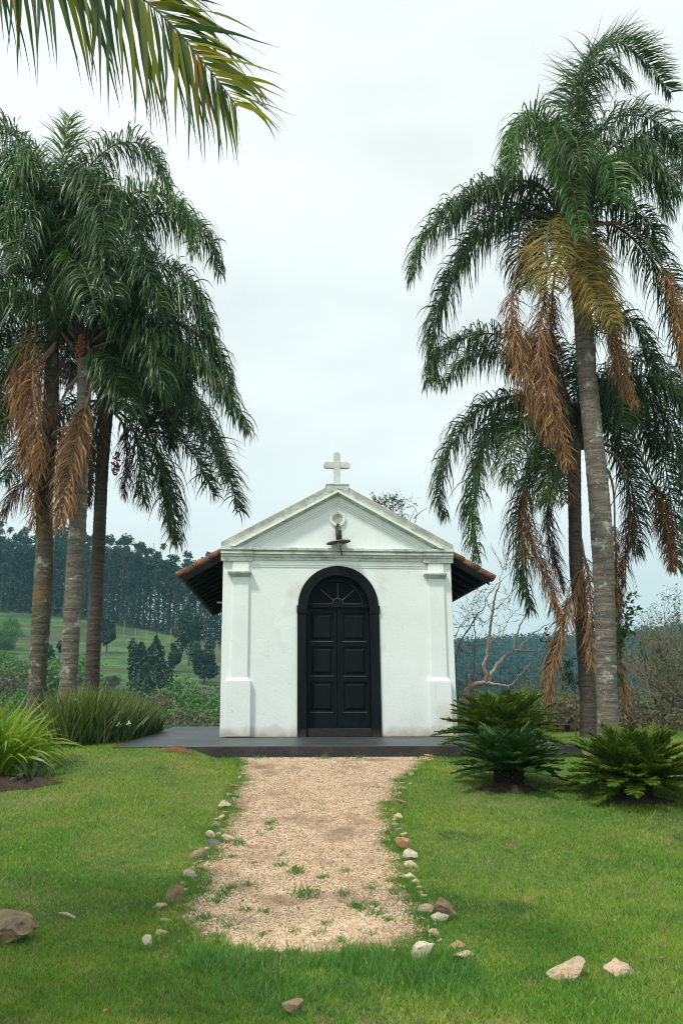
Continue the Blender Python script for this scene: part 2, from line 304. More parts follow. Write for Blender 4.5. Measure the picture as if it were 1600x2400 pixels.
# ------------------------------------------------------------------ terrain
def interp_table(xs, ys, x): return np.interp(x, xs, ys)
def T(x, y):
    x = np.asarray(x, float); y = np.asarray(y, float); s = x / np.maximum(y, 1.)
    hc = interp_table([-.8, -.41, -.31, -.24, -.15, -.12, 0., .1], [34, 27.5, 25, 22.5, 18.5, 16, 6, 0], s)
    left = np.zeros_like(s); k = interp_table([0, 60, 95, 130, 180, 250, 300, 380, 500, 1500], [0, 0, .02, .17, .50, .98, 1, .6, .3, .2], y)
    left = -6 + (hc + 6) * k
    hr = interp_table([-.1, .1, .18, .30, .42, .8], [20, 37, 39, 43, 52, 60], s)
    kr = interp_table([0, 150, 380, 700, 850, 1500], [0, 0, .17, 1, .9, .3], y); right = -8 + (hr + 8) * kr
    wgt = sstep(-.09, .09, s); far = left * (1 - wgt) + right * wgt
    near = .7 - .7 * sstep(20, 28, y) - 6.2 * sstep(25, 62, y)
    b = sstep(40, 80, y); z = near * (1 - b) + far * b
    return z
def surf(x, y): return float(H(x, y)) if y < 23 else float(T(x, y))
def grid(name, X, Y, Z, m):
    V = np.stack([X, Y, Z], -1).reshape(-1, 3); i = np.arange(X.size).reshape(X.shape)
    F = np.stack([i[:-1, :-1], i[:-1, 1:], i[1:, 1:], i[1:, :-1]], -1).reshape(-1, 4)
    return link(name, npmesh(name, V, F, m, smooth=True))
ys = np.concatenate([np.linspace(19, 60, 40), np.geomspace(61, 1600, 170)]); ss = np.linspace(-1.3, 1.3, 240)
SS, YY = np.meshgrid(ss, ys); XX = SS * YY; ZZ = T(XX, YY)
bumpz = np.array([mnoise.noise(Vector((a * .02, b * .02, 0))) for a, b in zip(XX.ravel(), YY.ravel())]).reshape(XX.shape)
ZZ = ZZ + bumpz * np.clip((YY - 70) / 100, 0, 1.6) - .12 * (YY < 24)
tag(grid('hill', XX, YY, ZZ, M['pasture']), 'green pasture hillside falling and rising behind the chapel', kind='structure')
gx, gy = np.meshgrid(np.linspace(-34, 34, 240), np.linspace(-12, 24, 150)); gz = H(gx, gy) - .02 * 0 - .0
gz = gz - .25 * sstep(22.4, 24, gy)
tag(grid('lawn', gx, gy, gz, M['lawn']), 'mown lawn rising gently to the chapel terrace', kind='structure')

# ------------------------------------------------------------------ path
PL = [(1766, 560), (1785, 572), (1810, 580), (1840, 575), (1870, 562), (1910, 556), (1950, 540), (2000, 515), (2050, 490), (2100, 462), (2150, 448), (2190, 432), (2222, 430)]
PR = [(1766, 1012), (1785, 1000), (1810, 955), (1840, 930), (1870, 912), (1910, 895), (1950, 898), (2000, 912), (2050, 925), (2100, 945), (2150, 965), (2190, 990), (2222, 950)]
Lp = np.array([gp(u, v)[:2] for v, u in PL]); Rp = np.array([gp(u, v)[:2] for v, u in PR])
oL = np.argsort(Lp[:, 1]); oR = np.argsort(Rp[:, 1]); Lp = Lp[oL]; Rp = Rp[oR]
Y0 = gp(700, 2238)[1]; Y1 = 13.35
def pathx(y): return np.interp(y, Lp[:, 1], Lp[:, 0]), np.interp(y, Rp[:, 1], Rp[:, 0])
def wob(y, k): return .05 * np.sin(y * 5.1 + k) + .035 * np.sin(y * 12.7 + 2 * k) + .03 * np.sin(y * 23 + k)
def inpath(x, y, pad=0.):
    l, r = pathx(y); e = Y0 + .09 * np.sin(x * 5) + .05 * np.sin(x * 13) + .035 * np.sin(x * 37) + .30 * np.abs(x + .1) ** 2
    return (x > l + wob(y, 1) - pad) & (x < r + wob(y, 4) + pad) & (y > e - pad) & (y < Y1)
py = np.linspace(Y0 + .02, Y1, 160); pt = np.linspace(0, 1, 40)
l_, r_ = pathx(py); l_ = l_ + wob(py, 1) - .04; r_ = r_ + wob(py, 4) + .04
PX = l_[:, None] + (r_ - l_)[:, None] * pt[None]; PY = np.repeat(py[:, None], 40, 1)
# the near end bulges like the photo's
PY = PY + (Y0 + .09 * np.sin(PX * 5) + .05 * np.sin(PX * 13) + .035 * np.sin(PX * 37) + .30 * np.abs(PX + .1) ** 2 - PY) * np.exp(-(PY - Y0) * 6)
PZ = H(PX, PY) + .004 + .012
tag(grid('path', PX, PY, PZ, M['path']), 'pale gravel path leading to the chapel door', kind='structure')
# granules
n = 105000
ty = Y0 + (Y1 - Y0) * RNG.random(n) ** 1.25; l_, r_ = pathx(ty); tx = l_ - .08 + (r_ - l_ + .16) * RNG.random(n)
k = inpath(tx, ty, RNG.normal(-.02, .07, n)) ; tx, ty = tx[k], ty[k]; n = len(tx)
octv = np.array([[1, 0, 0], [-1, 0, 0], [0, 1, 0], [0, -1, 0], [0, 0, 1], [0, 0, -1]], float); octf = np.array([[0, 2, 4], [2, 1, 4], [1, 3, 4], [3, 0, 4], [2, 0, 5], [1, 2, 5], [3, 1, 5], [0, 3, 5]])
sz = RNG.uniform(.0035, .0085, n) * RNG.uniform(.8, 1.35, n) * (1 + .9 * (RNG.random(n) > .985))
Vv = octv[None] * (sz[:, None, None] * RNG.uniform(.6, 1.3, (n, 6, 1))); th = RNG.uniform(0, 6.3, n); c_, s_ = np.cos(th), np.sin(th)
Vv = np.stack([Vv[..., 0] * c_[:, None] - Vv[..., 1] * s_[:, None], Vv[..., 0] * s_[:, None] + Vv[..., 1] * c_[:, None], Vv[..., 2] * .75], -1)
Vv[..., 0] += tx[:, None]; Vv[..., 1] += ty[:, None]; Vv[..., 2] += (H(tx, ty) + .018)[:, None]
colg = np.zeros((n, 6, 2)); colg[..., 1] = RNG.random(n)[:, None]
me = npmesh('gravel', Vv.reshape(-1, 3), (octf[None] + 6 * np.arange(n)[:, None, None]).reshape(-1, 3), M['pebble'], colg.reshape(-1, 2))
tag(link('gravel', me), 'loose sandy pink gravel granules covering the path', 'gravel', kind='stuff')

# ------------------------------------------------------------------ grass
def blades(x, y, h, w, lean, name, m, label, cat, z=None, segs=1, kind='stuff', parent=None, zoff=0.):
    n = len(x); z = H(x, y) if z is None else z
    base = np.stack([x, y, z + zoff], 1); th = RNG.uniform(0, 2 * np.pi, n); side = np.stack([np.cos(th), np.sin(th), np.zeros(n)], 1)
    lv = RNG.normal(0, 1, (n, 2)) * lean[:, None] if hasattr(lean, '__len__') else RNG.normal(0, lean, (n, 2))
    if segs == 1:
        tip = base + np.stack([lv[:, 0] * h, lv[:, 1] * h, h], 1)
        V = np.stack([base - side * w[:, None] * .5, base + side * w[:, None] * .5, tip], 1).reshape(-1, 3); F = np.arange(3 * n).reshape(-1, 3)
        C = np.zeros((n, 3, 2)); C[:, 2, 0] = 1; C[..., 1] = RNG.random(n)[:, None]; C = C.reshape(-1, 2)
    else:
        d0 = np.stack([lv[:, 0], lv[:, 1], np.ones(n)], 1); V, F, C = ribbons(base, d0, h, w, RNG.uniform(.05, .4, n), side, m=segs, prof=np.linspace(1, .05, segs + 1) ** .7, jit=.05)
    o = link(name, npmesh(name, V, F, m, C), parent)
    if label: tag(o, label, cat, kind=kind)
    return o
def scatter(n, y0, y1, pw=1.):
    y = y0 + (y1 - y0) * RNG.random(n) ** pw; x = (RNG.random(n) * 2 - 1) * (y * .43 + .8); return x, y
TER = [(-3.352, 12.979), (3.614, 13.313), (3.03, 21.9), (-4.09, 21.5)]
def interr(x, y, pad=0.):
    fy = 12.979 + (x + 3.352) * .048; lx = -3.352 - (y - 12.98) * .0837; rx = 3.614 - (y - 13.3) * .068
    return (y > fy - pad) & (x > lx - pad) & (x < rx + pad) & (y < 21.7)
gxs = []; gys = []
for (nn, a, b) in ((190000, 4.0, 6.6), (190000, 6.6, 10.), (170000, 10., 14.5), (130000, 14.5, 23.)):
    x, y = scatter(nn, a, b); gxs.append(x); gys.append(y)
gx_ = np.concatenate(gxs); gy_ = np.concatenate(gys)
k = ~inpath(gx_, gy_, -.02) & ~interr(gx_, gy_, -.01)
thin = np.sin(gx_ * 1.7 + 2 * np.sin(gy_ * .8)) * np.sin(gy_ * 1.3 + gx_ * .6)
k &= RNG.random(len(gx_)) < np.where(thin > .75, .72, 1.)
gx_, gy_ = gx_[k], gy_[k]; hh = RNG.uniform(.014, .034, len(gx_)) * (1 + .35 * np.sin(gx_ * 2.1 + gy_) * np.sin(gy_ * 1.7)) * (1 + .0 * gy_)
# longer towards the path's rim
nearp = inpath(gx_, gy_, .22); hh = np.where(nearp, hh * RNG.uniform(1., 1.9, len(hh)), hh)
ww = (.0042 + .00045 * gy_) * RNG.uniform(.7, 1.3, len(hh))
blades(gx_, gy_, hh, ww, .75, 'grass', M['grass'], 'short mown lawn grass on both sides of the path', 'grass')
# long coarse tufts at the near end of the path and along its rim
tx = []; ty = []; hs = []
def tuftat(u, v, n, sp, h):
    p = gp(u, v); a = RNG.normal(0, sp, (n, 2)); tx.append(p[0] + a[:, 0]); ty.append(p[1] + a[:, 1] * 1.3); hs.append(RNG.uniform(.5, 1.2, n) * h)
for i in range(90): tuftat(random.uniform(440, 1100), random.gauss(2256, 14) + abs(random.gauss(0, 1)) * 24, 40, .06, .12)
for i in range(26): tuftat(random.uniform(900, 1120), random.gauss(2310, 22), 22, .05, .08)
for i in range(30): tuftat(random.uniform(600, 860), random.gauss(2330, 28), 26, .05, .085)
for v, u in PL:
    for q in range(5): tuftat(u + random.uniform(-26, 14), v + random.uniform(-24, 24), 44, .05, .06)
for v, u in PR:
    for q in range(5): tuftat(u + random.uniform(-14, 26), v + random.uniform(-24, 24), 44, .05, .06)
for (u, v) in ((1250, 2250), (1280, 2240), (1370, 2330), (1130, 2330), (60, 2330), (380, 2290), (500, 1800), (540, 1780), (1320, 1905)): tuftat(u, v, 60, .09, .07)
for (u, v, a, b) in [(546, 1843, 30, 12), (527, 1887, 30, 20), (502, 1935, 24, 18), (466, 2002, 38, 26), (443, 2048, 31, 19), (412, 2096, 44, 46), (374, 2125, 32, 18), (395, 2160, 40, 12), (387, 2189, 40, 18), (347, 2211, 23, 32), (937, 1881, 34, 18), (948, 1979, 36, 32), (960, 2004, 38, 25), (960, 2028, 36, 20), (959, 2056, 32, 17), (999, 2133, 42, 25), (1042, 2129, 48, 42), (1030, 2152, 40, 21), (1016, 2189, 25, 23), (987, 2238, 47, 50), (1062, 2222, 58, 27), (1084, 2245, 54, 27), (1324, 2274, 80, 50), (1450, 2272, 62, 38), (30, 2177, 104, 68), (686, 2364, 46, 34)]:
    for q in range(9): tuftat(u + a * random.uniform(-.6, .6), v + b * .56 + random.uniform(-2, 5), 9, .014, .055)
for i in range(260): tuftat(random.uniform(-30, 1630), 1860 + 540 * random.random() ** .8, 14, .03, .055)
tx = np.concatenate(tx); ty = np.concatenate(ty); hs = np.concatenate(hs)
kk = ~(inpath(tx, ty, -.10) & (ty > Y0 + .35)); tx, ty, hs = tx[kk], ty[kk], hs[kk]
blades(tx, ty, hs, RNG.uniform(.004, .008, len(tx)), .55, 'grass_tuft', M['grass_long'], 'coarser long grass fringing the near end and rims of the path', 'grass', segs=3)
# weeds in the gravel
tx = []; ty = []; hs = []
WEEDS = [(628, 1935, 1.4), (640, 1950, .8), (660, 2035, 1), (690, 2050, 1.4), (700, 2042, .8), (708, 2101, 2.2), (810, 2048, .8), (765, 2063, 1), (805, 2105, 1), (830, 2130, 1.3), (842, 2137, 1.2), (872, 2128, 1), (870, 2090, 1.), (580, 2080, 1.), (540, 2090, 1.2),
         (575, 2140, .8), (620, 2145, .9), (768, 2172, .8), (690, 2190, .7), (610, 2203, .8), (500, 2120, 1), (520, 2105, 1.2), (590, 2030, .7), (615, 1960, .6), (930, 2100, .9), (880, 2150, 1.2), (910, 2165, 1), (980, 2150, 1.3), (560, 1980, .9), (540, 2015, .8), (618, 1825, .6), (880, 1850, .6), (690, 1880, .4), (760, 1905, .5), (480, 2160, 1.2), (500, 2205, 1.3), (540, 2180, .8), (860, 2195, .7), (800, 2215, .9), (750, 2195, .7), (555, 1985, 1), (490, 2075, 1.3), (665, 2010, .7)]
for u, v, s in WEEDS: tuftat(u + random.uniform(-6, 6), v, int(60 * s * s), .022 * s + .008, .05)
for i in range(36): tuftat(random.uniform(440, 560) if i % 2 else random.uniform(860, 980), random.uniform(1900, 2225), 22, .04, .03)
for i in range(24): tuftat(random.uniform(575, 1000), 1781, 10, .03, .05)
for u in (607, 762, 842): tuftat(u, 1781, 40, .035, .09)
tx = np.concatenate(tx); ty = np.concatenate(ty); hs = np.concatenate(hs); k = inpath(tx, ty, .02)
blades(tx[k], ty[k], hs[k], RNG.uniform(.005, .010, k.sum()), .9, 'weeds', M['grass_long'], 'small green weeds sprouting through the gravel', 'weeds', segs=2, zoff=.015)

# ------------------------------------------------------------------ stones
def stone(u, v, wpx, hpx, m, label, seed, flat=.6, rot=0., name='stone', cat='stone', pts=26, group='stones strewn along the path'):
    p = gp(u, v + hpx * .42); dist = math.hypot(p[1], p[0]); W = wpx / 2000. * dist; Ht = hpx / 2000. * dist
    rs = np.random.default_rng(seed); import bmesh
    bm = bmesh.new(); bmesh.ops.create_icosphere(bm, subdivisions=4, radius=1)
    planes = nrm(rs.normal(0, 1, (11, 3))); ds = rs.uniform(.34, .78, 11)
    for vt in bm.verts:
        co = np.array(vt.co)
        for pl, dd in zip(planes, ds):
            e = co @ pl - dd
            if e > 0: co = co - pl * e * .93
        co = co * (1 + .16 * mnoise.noise(Vector(co * 2.6 + seed)) + .08 * mnoise.noise(Vector(co * 8 + seed)) + .04 * mnoise.noise(Vector(co * 20 + seed)))
        vt.co = co
    X = np.array([vt.co for vt in bm.verts]); a, b = X.min(0), X.max(0)
    for vt in bm.verts:
        c = (np.array(vt.co) - a) / (b - a) - .5; x, y, z = c * [W, W * flat, Ht * 1.12]
        sk = .25 * rs.random() * 0
        vt.co = (x + z * math.sin(rot) * .6, y, z)
    me = bpy.data.meshes.new(name); bm.to_mesh(me); bm.free(); me.materials.append(m)
    for pl in me.polygons: pl.use_smooth = False
    o = link(name, me); o.location = (p[0], p[1], surf(p[0], p[1]) + Ht * .33); o.rotation_euler = (0, 0, 0)
    tag(o, label, cat, group)
ST = [
 (546, 1843, 30, 12, 'st_brown', 'long dark tan stone at the path edge, farthest on the left side'),
 (527, 1887, 30, 20, 'st_cream', 'cream topped stone with brown side, first clear stone below the far left bend'),
 (517, 1916, 18, 13, 'st_pink', 'small tan stone just below the cream topped one, left rim'),
 (502, 1935, 24, 18, 'st_grey', 'rounded pinkish grey stone in the left row above the pale grey one'),
 (493, 1957, 22, 19, 'st_white', 'pale grey white stone directly above the dark slate one'),
 (500, 1976, 32, 15, 'st_slate', 'dark blue grey slate stone, the only dark one on the left rim'),
 (536, 1967, 30, 22, 'st_pink', 'flat pink brown slab lying on the gravel beside the dark slate stone'),
 (466, 2002, 38, 26, 'st_brown', 'tan brown wedge of stone just below the dark slate stone'),
 (458, 2023, 13, 8, 'st_cream', 'tiny cream chip below the brown wedge on the left rim'),
 (453, 2035, 11, 6, 'st_cream', 'tiny yellowish chip above the knobbly grey stone'),
 (443, 2048, 31, 19, 'st_grey', 'knobbly grey stone half sunk in grass on the left rim'),
 (412, 2096, 44, 46, 'st_brown', 'tall upright streaked grey brown rock, largest of the left row'),
 (374, 2125, 32, 18, 'st_cream', 'rounded cream stone left of the tall streaked rock'),
 (382, 2145, 12, 6, 'st_white', 'tiny white chip between the rounded cream stone and the flat pale one'),
 (395, 2160, 40, 12, 'st_white', 'flat pale stone barely showing above the grass, below the rounded cream stone'),
 (387, 2189, 40, 18, 'st_cream', 'low buff stone by the near left corner of the path'),
 (347, 2211, 23, 32, 'st_white', 'upright pale oval stone, nearest of the left row'),
 (1004, 1773, 24, 10, 'st_orange', 'small orange stone against the foot of the terrace'),
 (964, 1815, 16, 8, 'st_cream', 'small buff stone on the far right rim of the path'),
 (938, 1860, 13, 8, 'st_cream', 'tiny pale stone above the dark brown lump on the right rim'),
 (937, 1881, 34, 18, 'st_brown', 'dark brown earthy stone on the right rim near the terrace'),
 (932, 1914, 22, 15, 'st_pink', 'dull tan stone sunk in grass below the dark brown one on the right rim'),
 (945, 1957, 16, 9, 'st_cream', 'small pale flake just above the orange and grey stone'),
 (948, 1979, 36, 32, 'st_orange', 'domed orange and grey stone at the head of the right row'),
 (960, 2004, 38, 25, 'st_white', 'bright white pointed stone below the domed orange one'),
 (960, 2028, 36, 20, 'st_pink', 'blocky buff stone below the bright white pointed one'),
 (959, 2056, 32, 17, 'st_white', 'pale arched stone with dark flecks on the right rim'),
 (973, 2068, 21, 15, 'st_cream', 'small tan nugget touching the pale arched stone'),
 (994, 2101, 19, 9, 'st_cream', 'small yellowish chip between the tan nugget and the wedge stones'),
 (999, 2133, 42, 25, 'st_cream', 'cream wedge sloping down to the right beside the peaked rock'),
 (1042, 2129, 48, 42, 'st_brown', 'peaked grey brown rock, tallest of the right group'),
 (1030, 2152, 40, 21, 'st_white', 'cream lump in front of the peaked rock'),
 (1016, 2189, 25, 23, 'st_cream', 'single cream stone by the near right corner of the path'),
 (987, 2238, 47, 50, 'st_white', 'large cream white rock standing at the near right corner of the path'),
 (1062, 2222, 58, 27, 'st_orange', 'orange ochre stone lying behind the pink one'),
 (1084, 2245, 54, 27, 'st_pink', 'smooth pale pink stone in front of the orange one'),
 (1324, 2274, 80, 50, 'st_cream', 'large angular cream stone alone on the right lawn'),
 (1450, 2272, 62, 38, 'st_pink', 'rounded pinkish tan stone, rightmost on the near lawn'),
]
for i, (u, v, a, b, m, lab) in enumerate(ST): stone(u, v, a, b, M[m], lab, 11 + i * 3, rot=random.uniform(-.8, .8))
stone(18, 2178, 122, 60, M['st_brown'], 'big weathered brown boulder cut by the left edge of the picture', 5, flat=.9, name='boulder', cat='boulder')
stone(686, 2364, 46, 34, M['st_brown'], 'small brown earth lump in the grass below the path end', 77, name='earth_clod', cat='earth clod')
stone(1378, 1768, 34, 8, M['st_grey'], 'flat grey stone in the grass beside the terrace corner', 78)
for i, (u, v, a, b) in enumerate([(538, 1862, 15, 8), (530, 1905, 14, 9), (508, 1922, 12, 8), (484, 1990, 14, 9), (470, 2020, 13, 7), (428, 2072, 14, 9), (420, 2128, 15, 8), (918, 1900, 13, 8), (925, 1935, 15, 9), (928, 1968, 12, 7), (942, 2014, 12, 7), (948, 2042, 13, 7), (985, 2092, 12, 7), (978, 2118, 14, 8), (1002, 2160, 13, 8), (1000, 2175, 12, 7), (575, 1800, 13, 6), (962, 1838, 12, 7), (560, 1822, 14, 7), (548, 1872, 12, 7), (522, 1945, 13, 8), (512, 1955, 12, 7), (476, 2008, 12, 8), (456, 2055, 13, 8), (436, 2088, 14, 9), (432, 2110, 13, 8), (410, 2140, 14, 8), (408, 2172, 15, 9), (372, 2200, 13, 8), (948, 1848, 13, 7), (922, 1922, 12, 7), (935, 1945, 13, 8), (968, 2042, 12, 8), (982, 2080, 13, 7), (1010, 2118, 13, 8), (1018, 2168, 14, 8), (1030, 2205, 13, 8), (1006, 2206, 12, 7)]):
    stone(u, v, a, b, M['st_grey' if i % 3 else 'st_pink'], 'little soil stained stone half buried along the rim of the gravel path', 300 + i, name='small_stone', group='little half buried rim stones')
p1, p2 = gp(138, 2146), gp(176, 2158); mb = MB().tube([(p1 + [0, 0, .02]), (p1 * .5 + p2 * .5 + [0, 0, .028]), (p2 + [0, 0, .02])], [.004, .013, .008], 7)
tag(mb.build('stick', M['st_cream']), 'short pale dry stick lying on the left lawn', 'stick')
def mound(u, v, wpx, h, m, label, name='dirt', fl=.55):
    p = gp(u, v); W = wpx / 2000 * p[1] / 2; a = np.linspace(0, 2 * np.pi, 40, endpoint=False); rr_ = np.linspace(0, 1, 14); Rg, A = np.meshgrid(rr_, a)
    wv = 1 + .13 * np.sin(A * 3 + u) + .08 * np.sin(A * 7 + u) + .05 * np.sin(A * 13)
    X = p[0] + Rg * W * wv * np.cos(A); Y = p[1] + Rg * W * fl * wv * np.sin(A)
    Z = H(X, Y) + h * (1 - Rg ** 2) - .01 * Rg + .022 + RNG.normal(0, h * .12, X.shape) * (Rg < .95)
    V = np.stack([X, Y, Z], -1).reshape(-1, 3); i = np.arange(X.size).reshape(X.shape); r2 = np.roll(i, -1, 0)
    F = np.stack([i[:, :-1], r2[:, :-1], r2[:, 1:], i[:, 1:]], -1).reshape(-1, 4); o = link(name, npmesh(name, V, F, m)); tag(o, label, 'dirt', kind='stuff')
mound(418, 1762, 82, .05, M['redsoil'], 'mound of red earth against the foot of the terrace', fl=.3)
mound(1192, 1851, 128, .05, M['soil'], 'dark soil bed under the front cycad')
mound(1492, 1878, 150, .04, M['soil'], 'dark soil bed under the right cycad')
mound(20, 1838, 200, .04, M['soil'], 'dark soil under the strap leaved plant')

n = 900; lx, ly = scatter(n, 4.5, 16, 1.2); k = ~interr(lx, ly, .05); lx, ly = lx[k], ly[k]
LITTER = np.stack([lx, ly, H(lx, ly) + .034], 1)
# ------------------------------------------------------------------ terrace
TZ = .877
mb = MB(); n = 4; pts = TER
mb.add([(x, y, .35) for x, y in pts] + [(x, y, TZ) for x, y in pts], [(4, 5, 6, 7), (3, 2, 1, 0)] + [(i, (i + 1) % 4, (i + 1) % 4 + 4, i + 4) for i in range(4)])
o = mb.build('terrace', M['terrace'], bevel=.012); o.data.materials.append(M['terrace_side'])
for pl in o.data.polygons: pl.material_index = 0 if abs(pl.normal.z) > .5 else 1
tag(o, 'black painted concrete terrace round the chapel', kind='structure')

# ------------------------------------------------------------------ chapel
BASE = (-.0387, 16.0, TZ); YAW = R(3.9); SH = .009
ch = tag(empty('chapel', BASE, YAW), 'small white plastered chapel with black arched door and cross on its gable', 'chapel')
def arc(cx, cz, r, a0, a1, n): return [(cx + r * math.cos(R(a0 + (a1 - a0) * i / n)), cz + r * math.sin(R(a0 + (a1 - a0) * i / n))) for i in range(n + 1)]
SP = 2.38
def B(mb, name, m, bev=.008, par=None, smooth=False): return mb.build(name, M[m] if isinstance(m, str) else m, par or ch, bevel=bev, shear=SH, smooth=smooth)
HW = 2.155
outline = [(-HW, 0), (-.60, 0), (-.60, SP)] + arc(0, SP, .60, 180, 0, 28)[1:-1] + [(.60, SP), (.60, 0), (HW + .02, 0), (HW, 3.46), (.02, 4.64), (-HW, 3.46)]
mb = MB().prism(outline, 0, .38)
mb.box(-HW, -HW + .3, .38, 7.6, 0, 3.34).box(HW - .3, HW, .38, 7.6, 0, 3.34).box(-HW + .3, HW - .3, 7.3, 7.6, 0, 3.34)
mb.prism([(-HW, 3.34), (HW, 3.34), (0, 4.5)], 7.3, 7.6)
B(mb, 'wall', 'plaster', .012)
# frieze steps over the door
def hstep(z0, z1, pr, m='plaster', nm='frieze'): B(MB().box(-HW - pr * .25, HW + pr * .25, -pr, .002, z0, z1), nm, m, .006)
mb = MB()
arcL = arc(0, SP, .78, 180, 0, 60)
def bandcut(z0, z1, pr):  # horizontal band that stops at the arch
    for s in (-1, 1):
        x_in = lambda z: math.sqrt(max(0, .752 ** 2 - (z - SP) ** 2)) if z < SP + .752 else 0
        a, b = x_in(z0), x_in(z1)
        pts = [(s * a, z0), (s * 1.665, z0), (s * 1.665, z1), (s * b, z1)]
        if s < 0: pts = pts[::-1]
        mb.prism(pts, -pr, .002)
bandcut(3.098, 3.138, .012); bandcut(3.138, 3.225, .024)
B(mb, 'frieze', 'plaster', .003)
mb = MB()
for z0, z1, pr in ((3.225, 3.285, .045), (3.285, 3.33, .075), (3.33, 3.37, .11), (3.37, 3.40, .085), (3.40, 3.455, .13)):
    mb.box(-HW - pr * .3 - .01, HW + pr * .3 + .01, -pr, .10, z0, z1)
for s in (-1, 1):                # the cornice breaks forward over the pilasters
    for z0, z1, pr in ((3.20, 3.285, .075), (3.2855, 3.33, .10), (3.3305, 3.37, .135), (3.3705, 3.40, .11), (3.4005, 3.457, .155)):
        a, b = (-HW - .035, -1.60) if s < 0 else (1.62, HW + .035)
        mb.box(a, b, -pr, -.03, z0, z1)
B(mb, 'cornice', 'mould', .008)
# raking cornice
SL = .552; AP = 4.76
def rake(o0, o1, pr, m, nm, x_in=0., back=.30, xo=HW + .04, zmin=3.457):
    mb = MB()
    for s in (-1, 1):
        z = lambda x, o: AP - SL * abs(x) - o
        pts = [(x_in, z(x_in, o1)), (xo, max(z(xo, o1), zmin)), (xo, max(z(xo, o0), zmin + .001)), (x_in, z(x_in, o0))]
        xk = (AP - o1 - zmin) / SL
        if z(xo, o1) < zmin:
            pts = [(x_in, z(x_in, o1)), (xk, zmin), (xo, zmin), (xo, max(z(xo, o0), zmin)), (x_in, z(x_in, o0))]
            if z(xo, o0) < zmin: xk2 = (AP - o0 - zmin) / SL; pts = [(x_in, z(x_in, o1)), (xk, zmin), (xk2, zmin), (x_in, z(x_in, o0))]
        pts = [(s * a, b) for a, b in pts]
        if s < 0: pts = pts[::-1]
        mb.prism(pts, -pr, back)
    return B(mb, nm, m, .006)
rake(0, .128, .10, 'coping', 'coping', x_in=.2, back=.42)
rake(.128, .19, .155, 'mould', 'raking_cornice', back=.1)
rake(.19, .235, .185, 'plaster', 'raking_moulding', back=.09)
rake(.235, .265, .13, 'mould', 'raking_cornice', back=.08)
rake(.265, .375, .05, 'plaster', 'raking_band', back=.06)
rake(.375, .415, .036, 'plaster', 'raking_band', back=.05)
rake(.415, .455, .018, 'plaster', 'raking_band', back=.04)
# cross on its block
ped = B(MB().box(-.205, .205, -.12, .3, 4.50, 4.715).box(-.225, .225, -.135, .315, 4.685, 4.70), 'cross_block', 'mould', .01)
cr_ = MB()
cr_.prism([(-.062, 4.715), (.062, 4.715), (.062, 5.325)] + arc(0, 5.325, .062, 0, 180, 14)[1:-1] + [(-.062, 5.325)], .02, .15)
for s in (-1, 1):
    pts = [(0.062, 5.062), (.195, 5.062)] + arc(.195, 5.125, .063, -90, 90, 14)[1:-1] + [(.195, 5.188), (.062, 5.188)]
    pts = [(s * a, b) for a, b in pts]; cr_.prism(pts if s > 0 else pts[::-1], .035, .135)
B(cr_, 'cross', mat('cross_paint', (.66, .69, .64), .9, (.48, .51, .46), 5, 6, bump=.4, bscale=30, extra=[((.22, .23, .20), 'noise', 14., .62, .74, None)]), .006)
# roundel
def lathe(prof, n=36):
    mb = MB(); k = len(prof)
    for j in range(n):
        a = 2 * math.pi * j / n; mb.v += [(r * math.cos(a), y, r * math.sin(a)) for r, y in prof]
    for j in range(n):
        for i in range(k - 1): mb.f.append((j * k + i, j * k + i + 1, ((j + 1) % n) * k + i + 1, ((j + 1) % n) * k + i))
    return mb
mb = lathe([(.155, 0), (.155, -.03), (.14, -.045), (.128, -.045), (.12, -.03), (.112, -.03), (.105, -.042), (.098, -.03), (.092, -.012)]); mb.v = [(x, y, z + 4.037) for x, y, z in mb.v]
rd = B(mb, 'roundel', 'plaster', 0, smooth=False)
mb = lathe([(.0935, -.002), (.09, -.016), (.05, -.008), (0.001, -.006)]); mb.v = [(x, y, z + 4.037) for x, y, z in mb.v]
B(mb, 'roundel_centre', M['coping'], 0, par=rd)
# pilasters
for s, a, b, c, d in ((-1, -1.975, -1.665, -2.055, -1.605), (1, 1.705, 2.01, 1.655, 2.07)):
    pe = B(MB().box(a, b, -.05, .004, 1.05, 3.2), 'pilaster', 'plaster', .014)
    mb = MB().box(c, d, -.095, .004, 0.01, .99); k = len(mb.v)
    mb.add([(c, -.094, .99), (d, -.094, .99), (d, .004, .99), (c, .004, .99), (a - .01, -.055, 1.062), (b + .01, -.055, 1.062), (b + .01, .004, 1.062), (a - .01, .004, 1.062)], [(0, 1, 5, 4), (1, 2, 6, 5), (3, 0, 4, 7), (4, 5, 6, 7)])
    B(mb, 'pedestal', 'plaster', .014, par=pe)
    mb = MB().box(a - .085, b + .045 if s < 0 else b + .045, -.155, .004, 2.965, 3.0)
    x0, x1 = a - .085, b + .045
    mb.add([(x0 + .01, -.14, 2.964), (x1 - .01, -.14, 2.964), (x1 - .01, .004, 2.964), (x0 + .01, .004, 2.964), (a - .02, -.07, 2.905), (b + .02, -.07, 2.905), (b + .02, .004, 2.905), (a - .02, .004, 2.905)], [(1, 0, 4, 5), (2, 1, 5, 6), (0, 3, 7, 4), (7, 6, 5, 4), (0, 1, 2, 3)])
    B(mb, 'capital', 'mould', .005, par=pe)
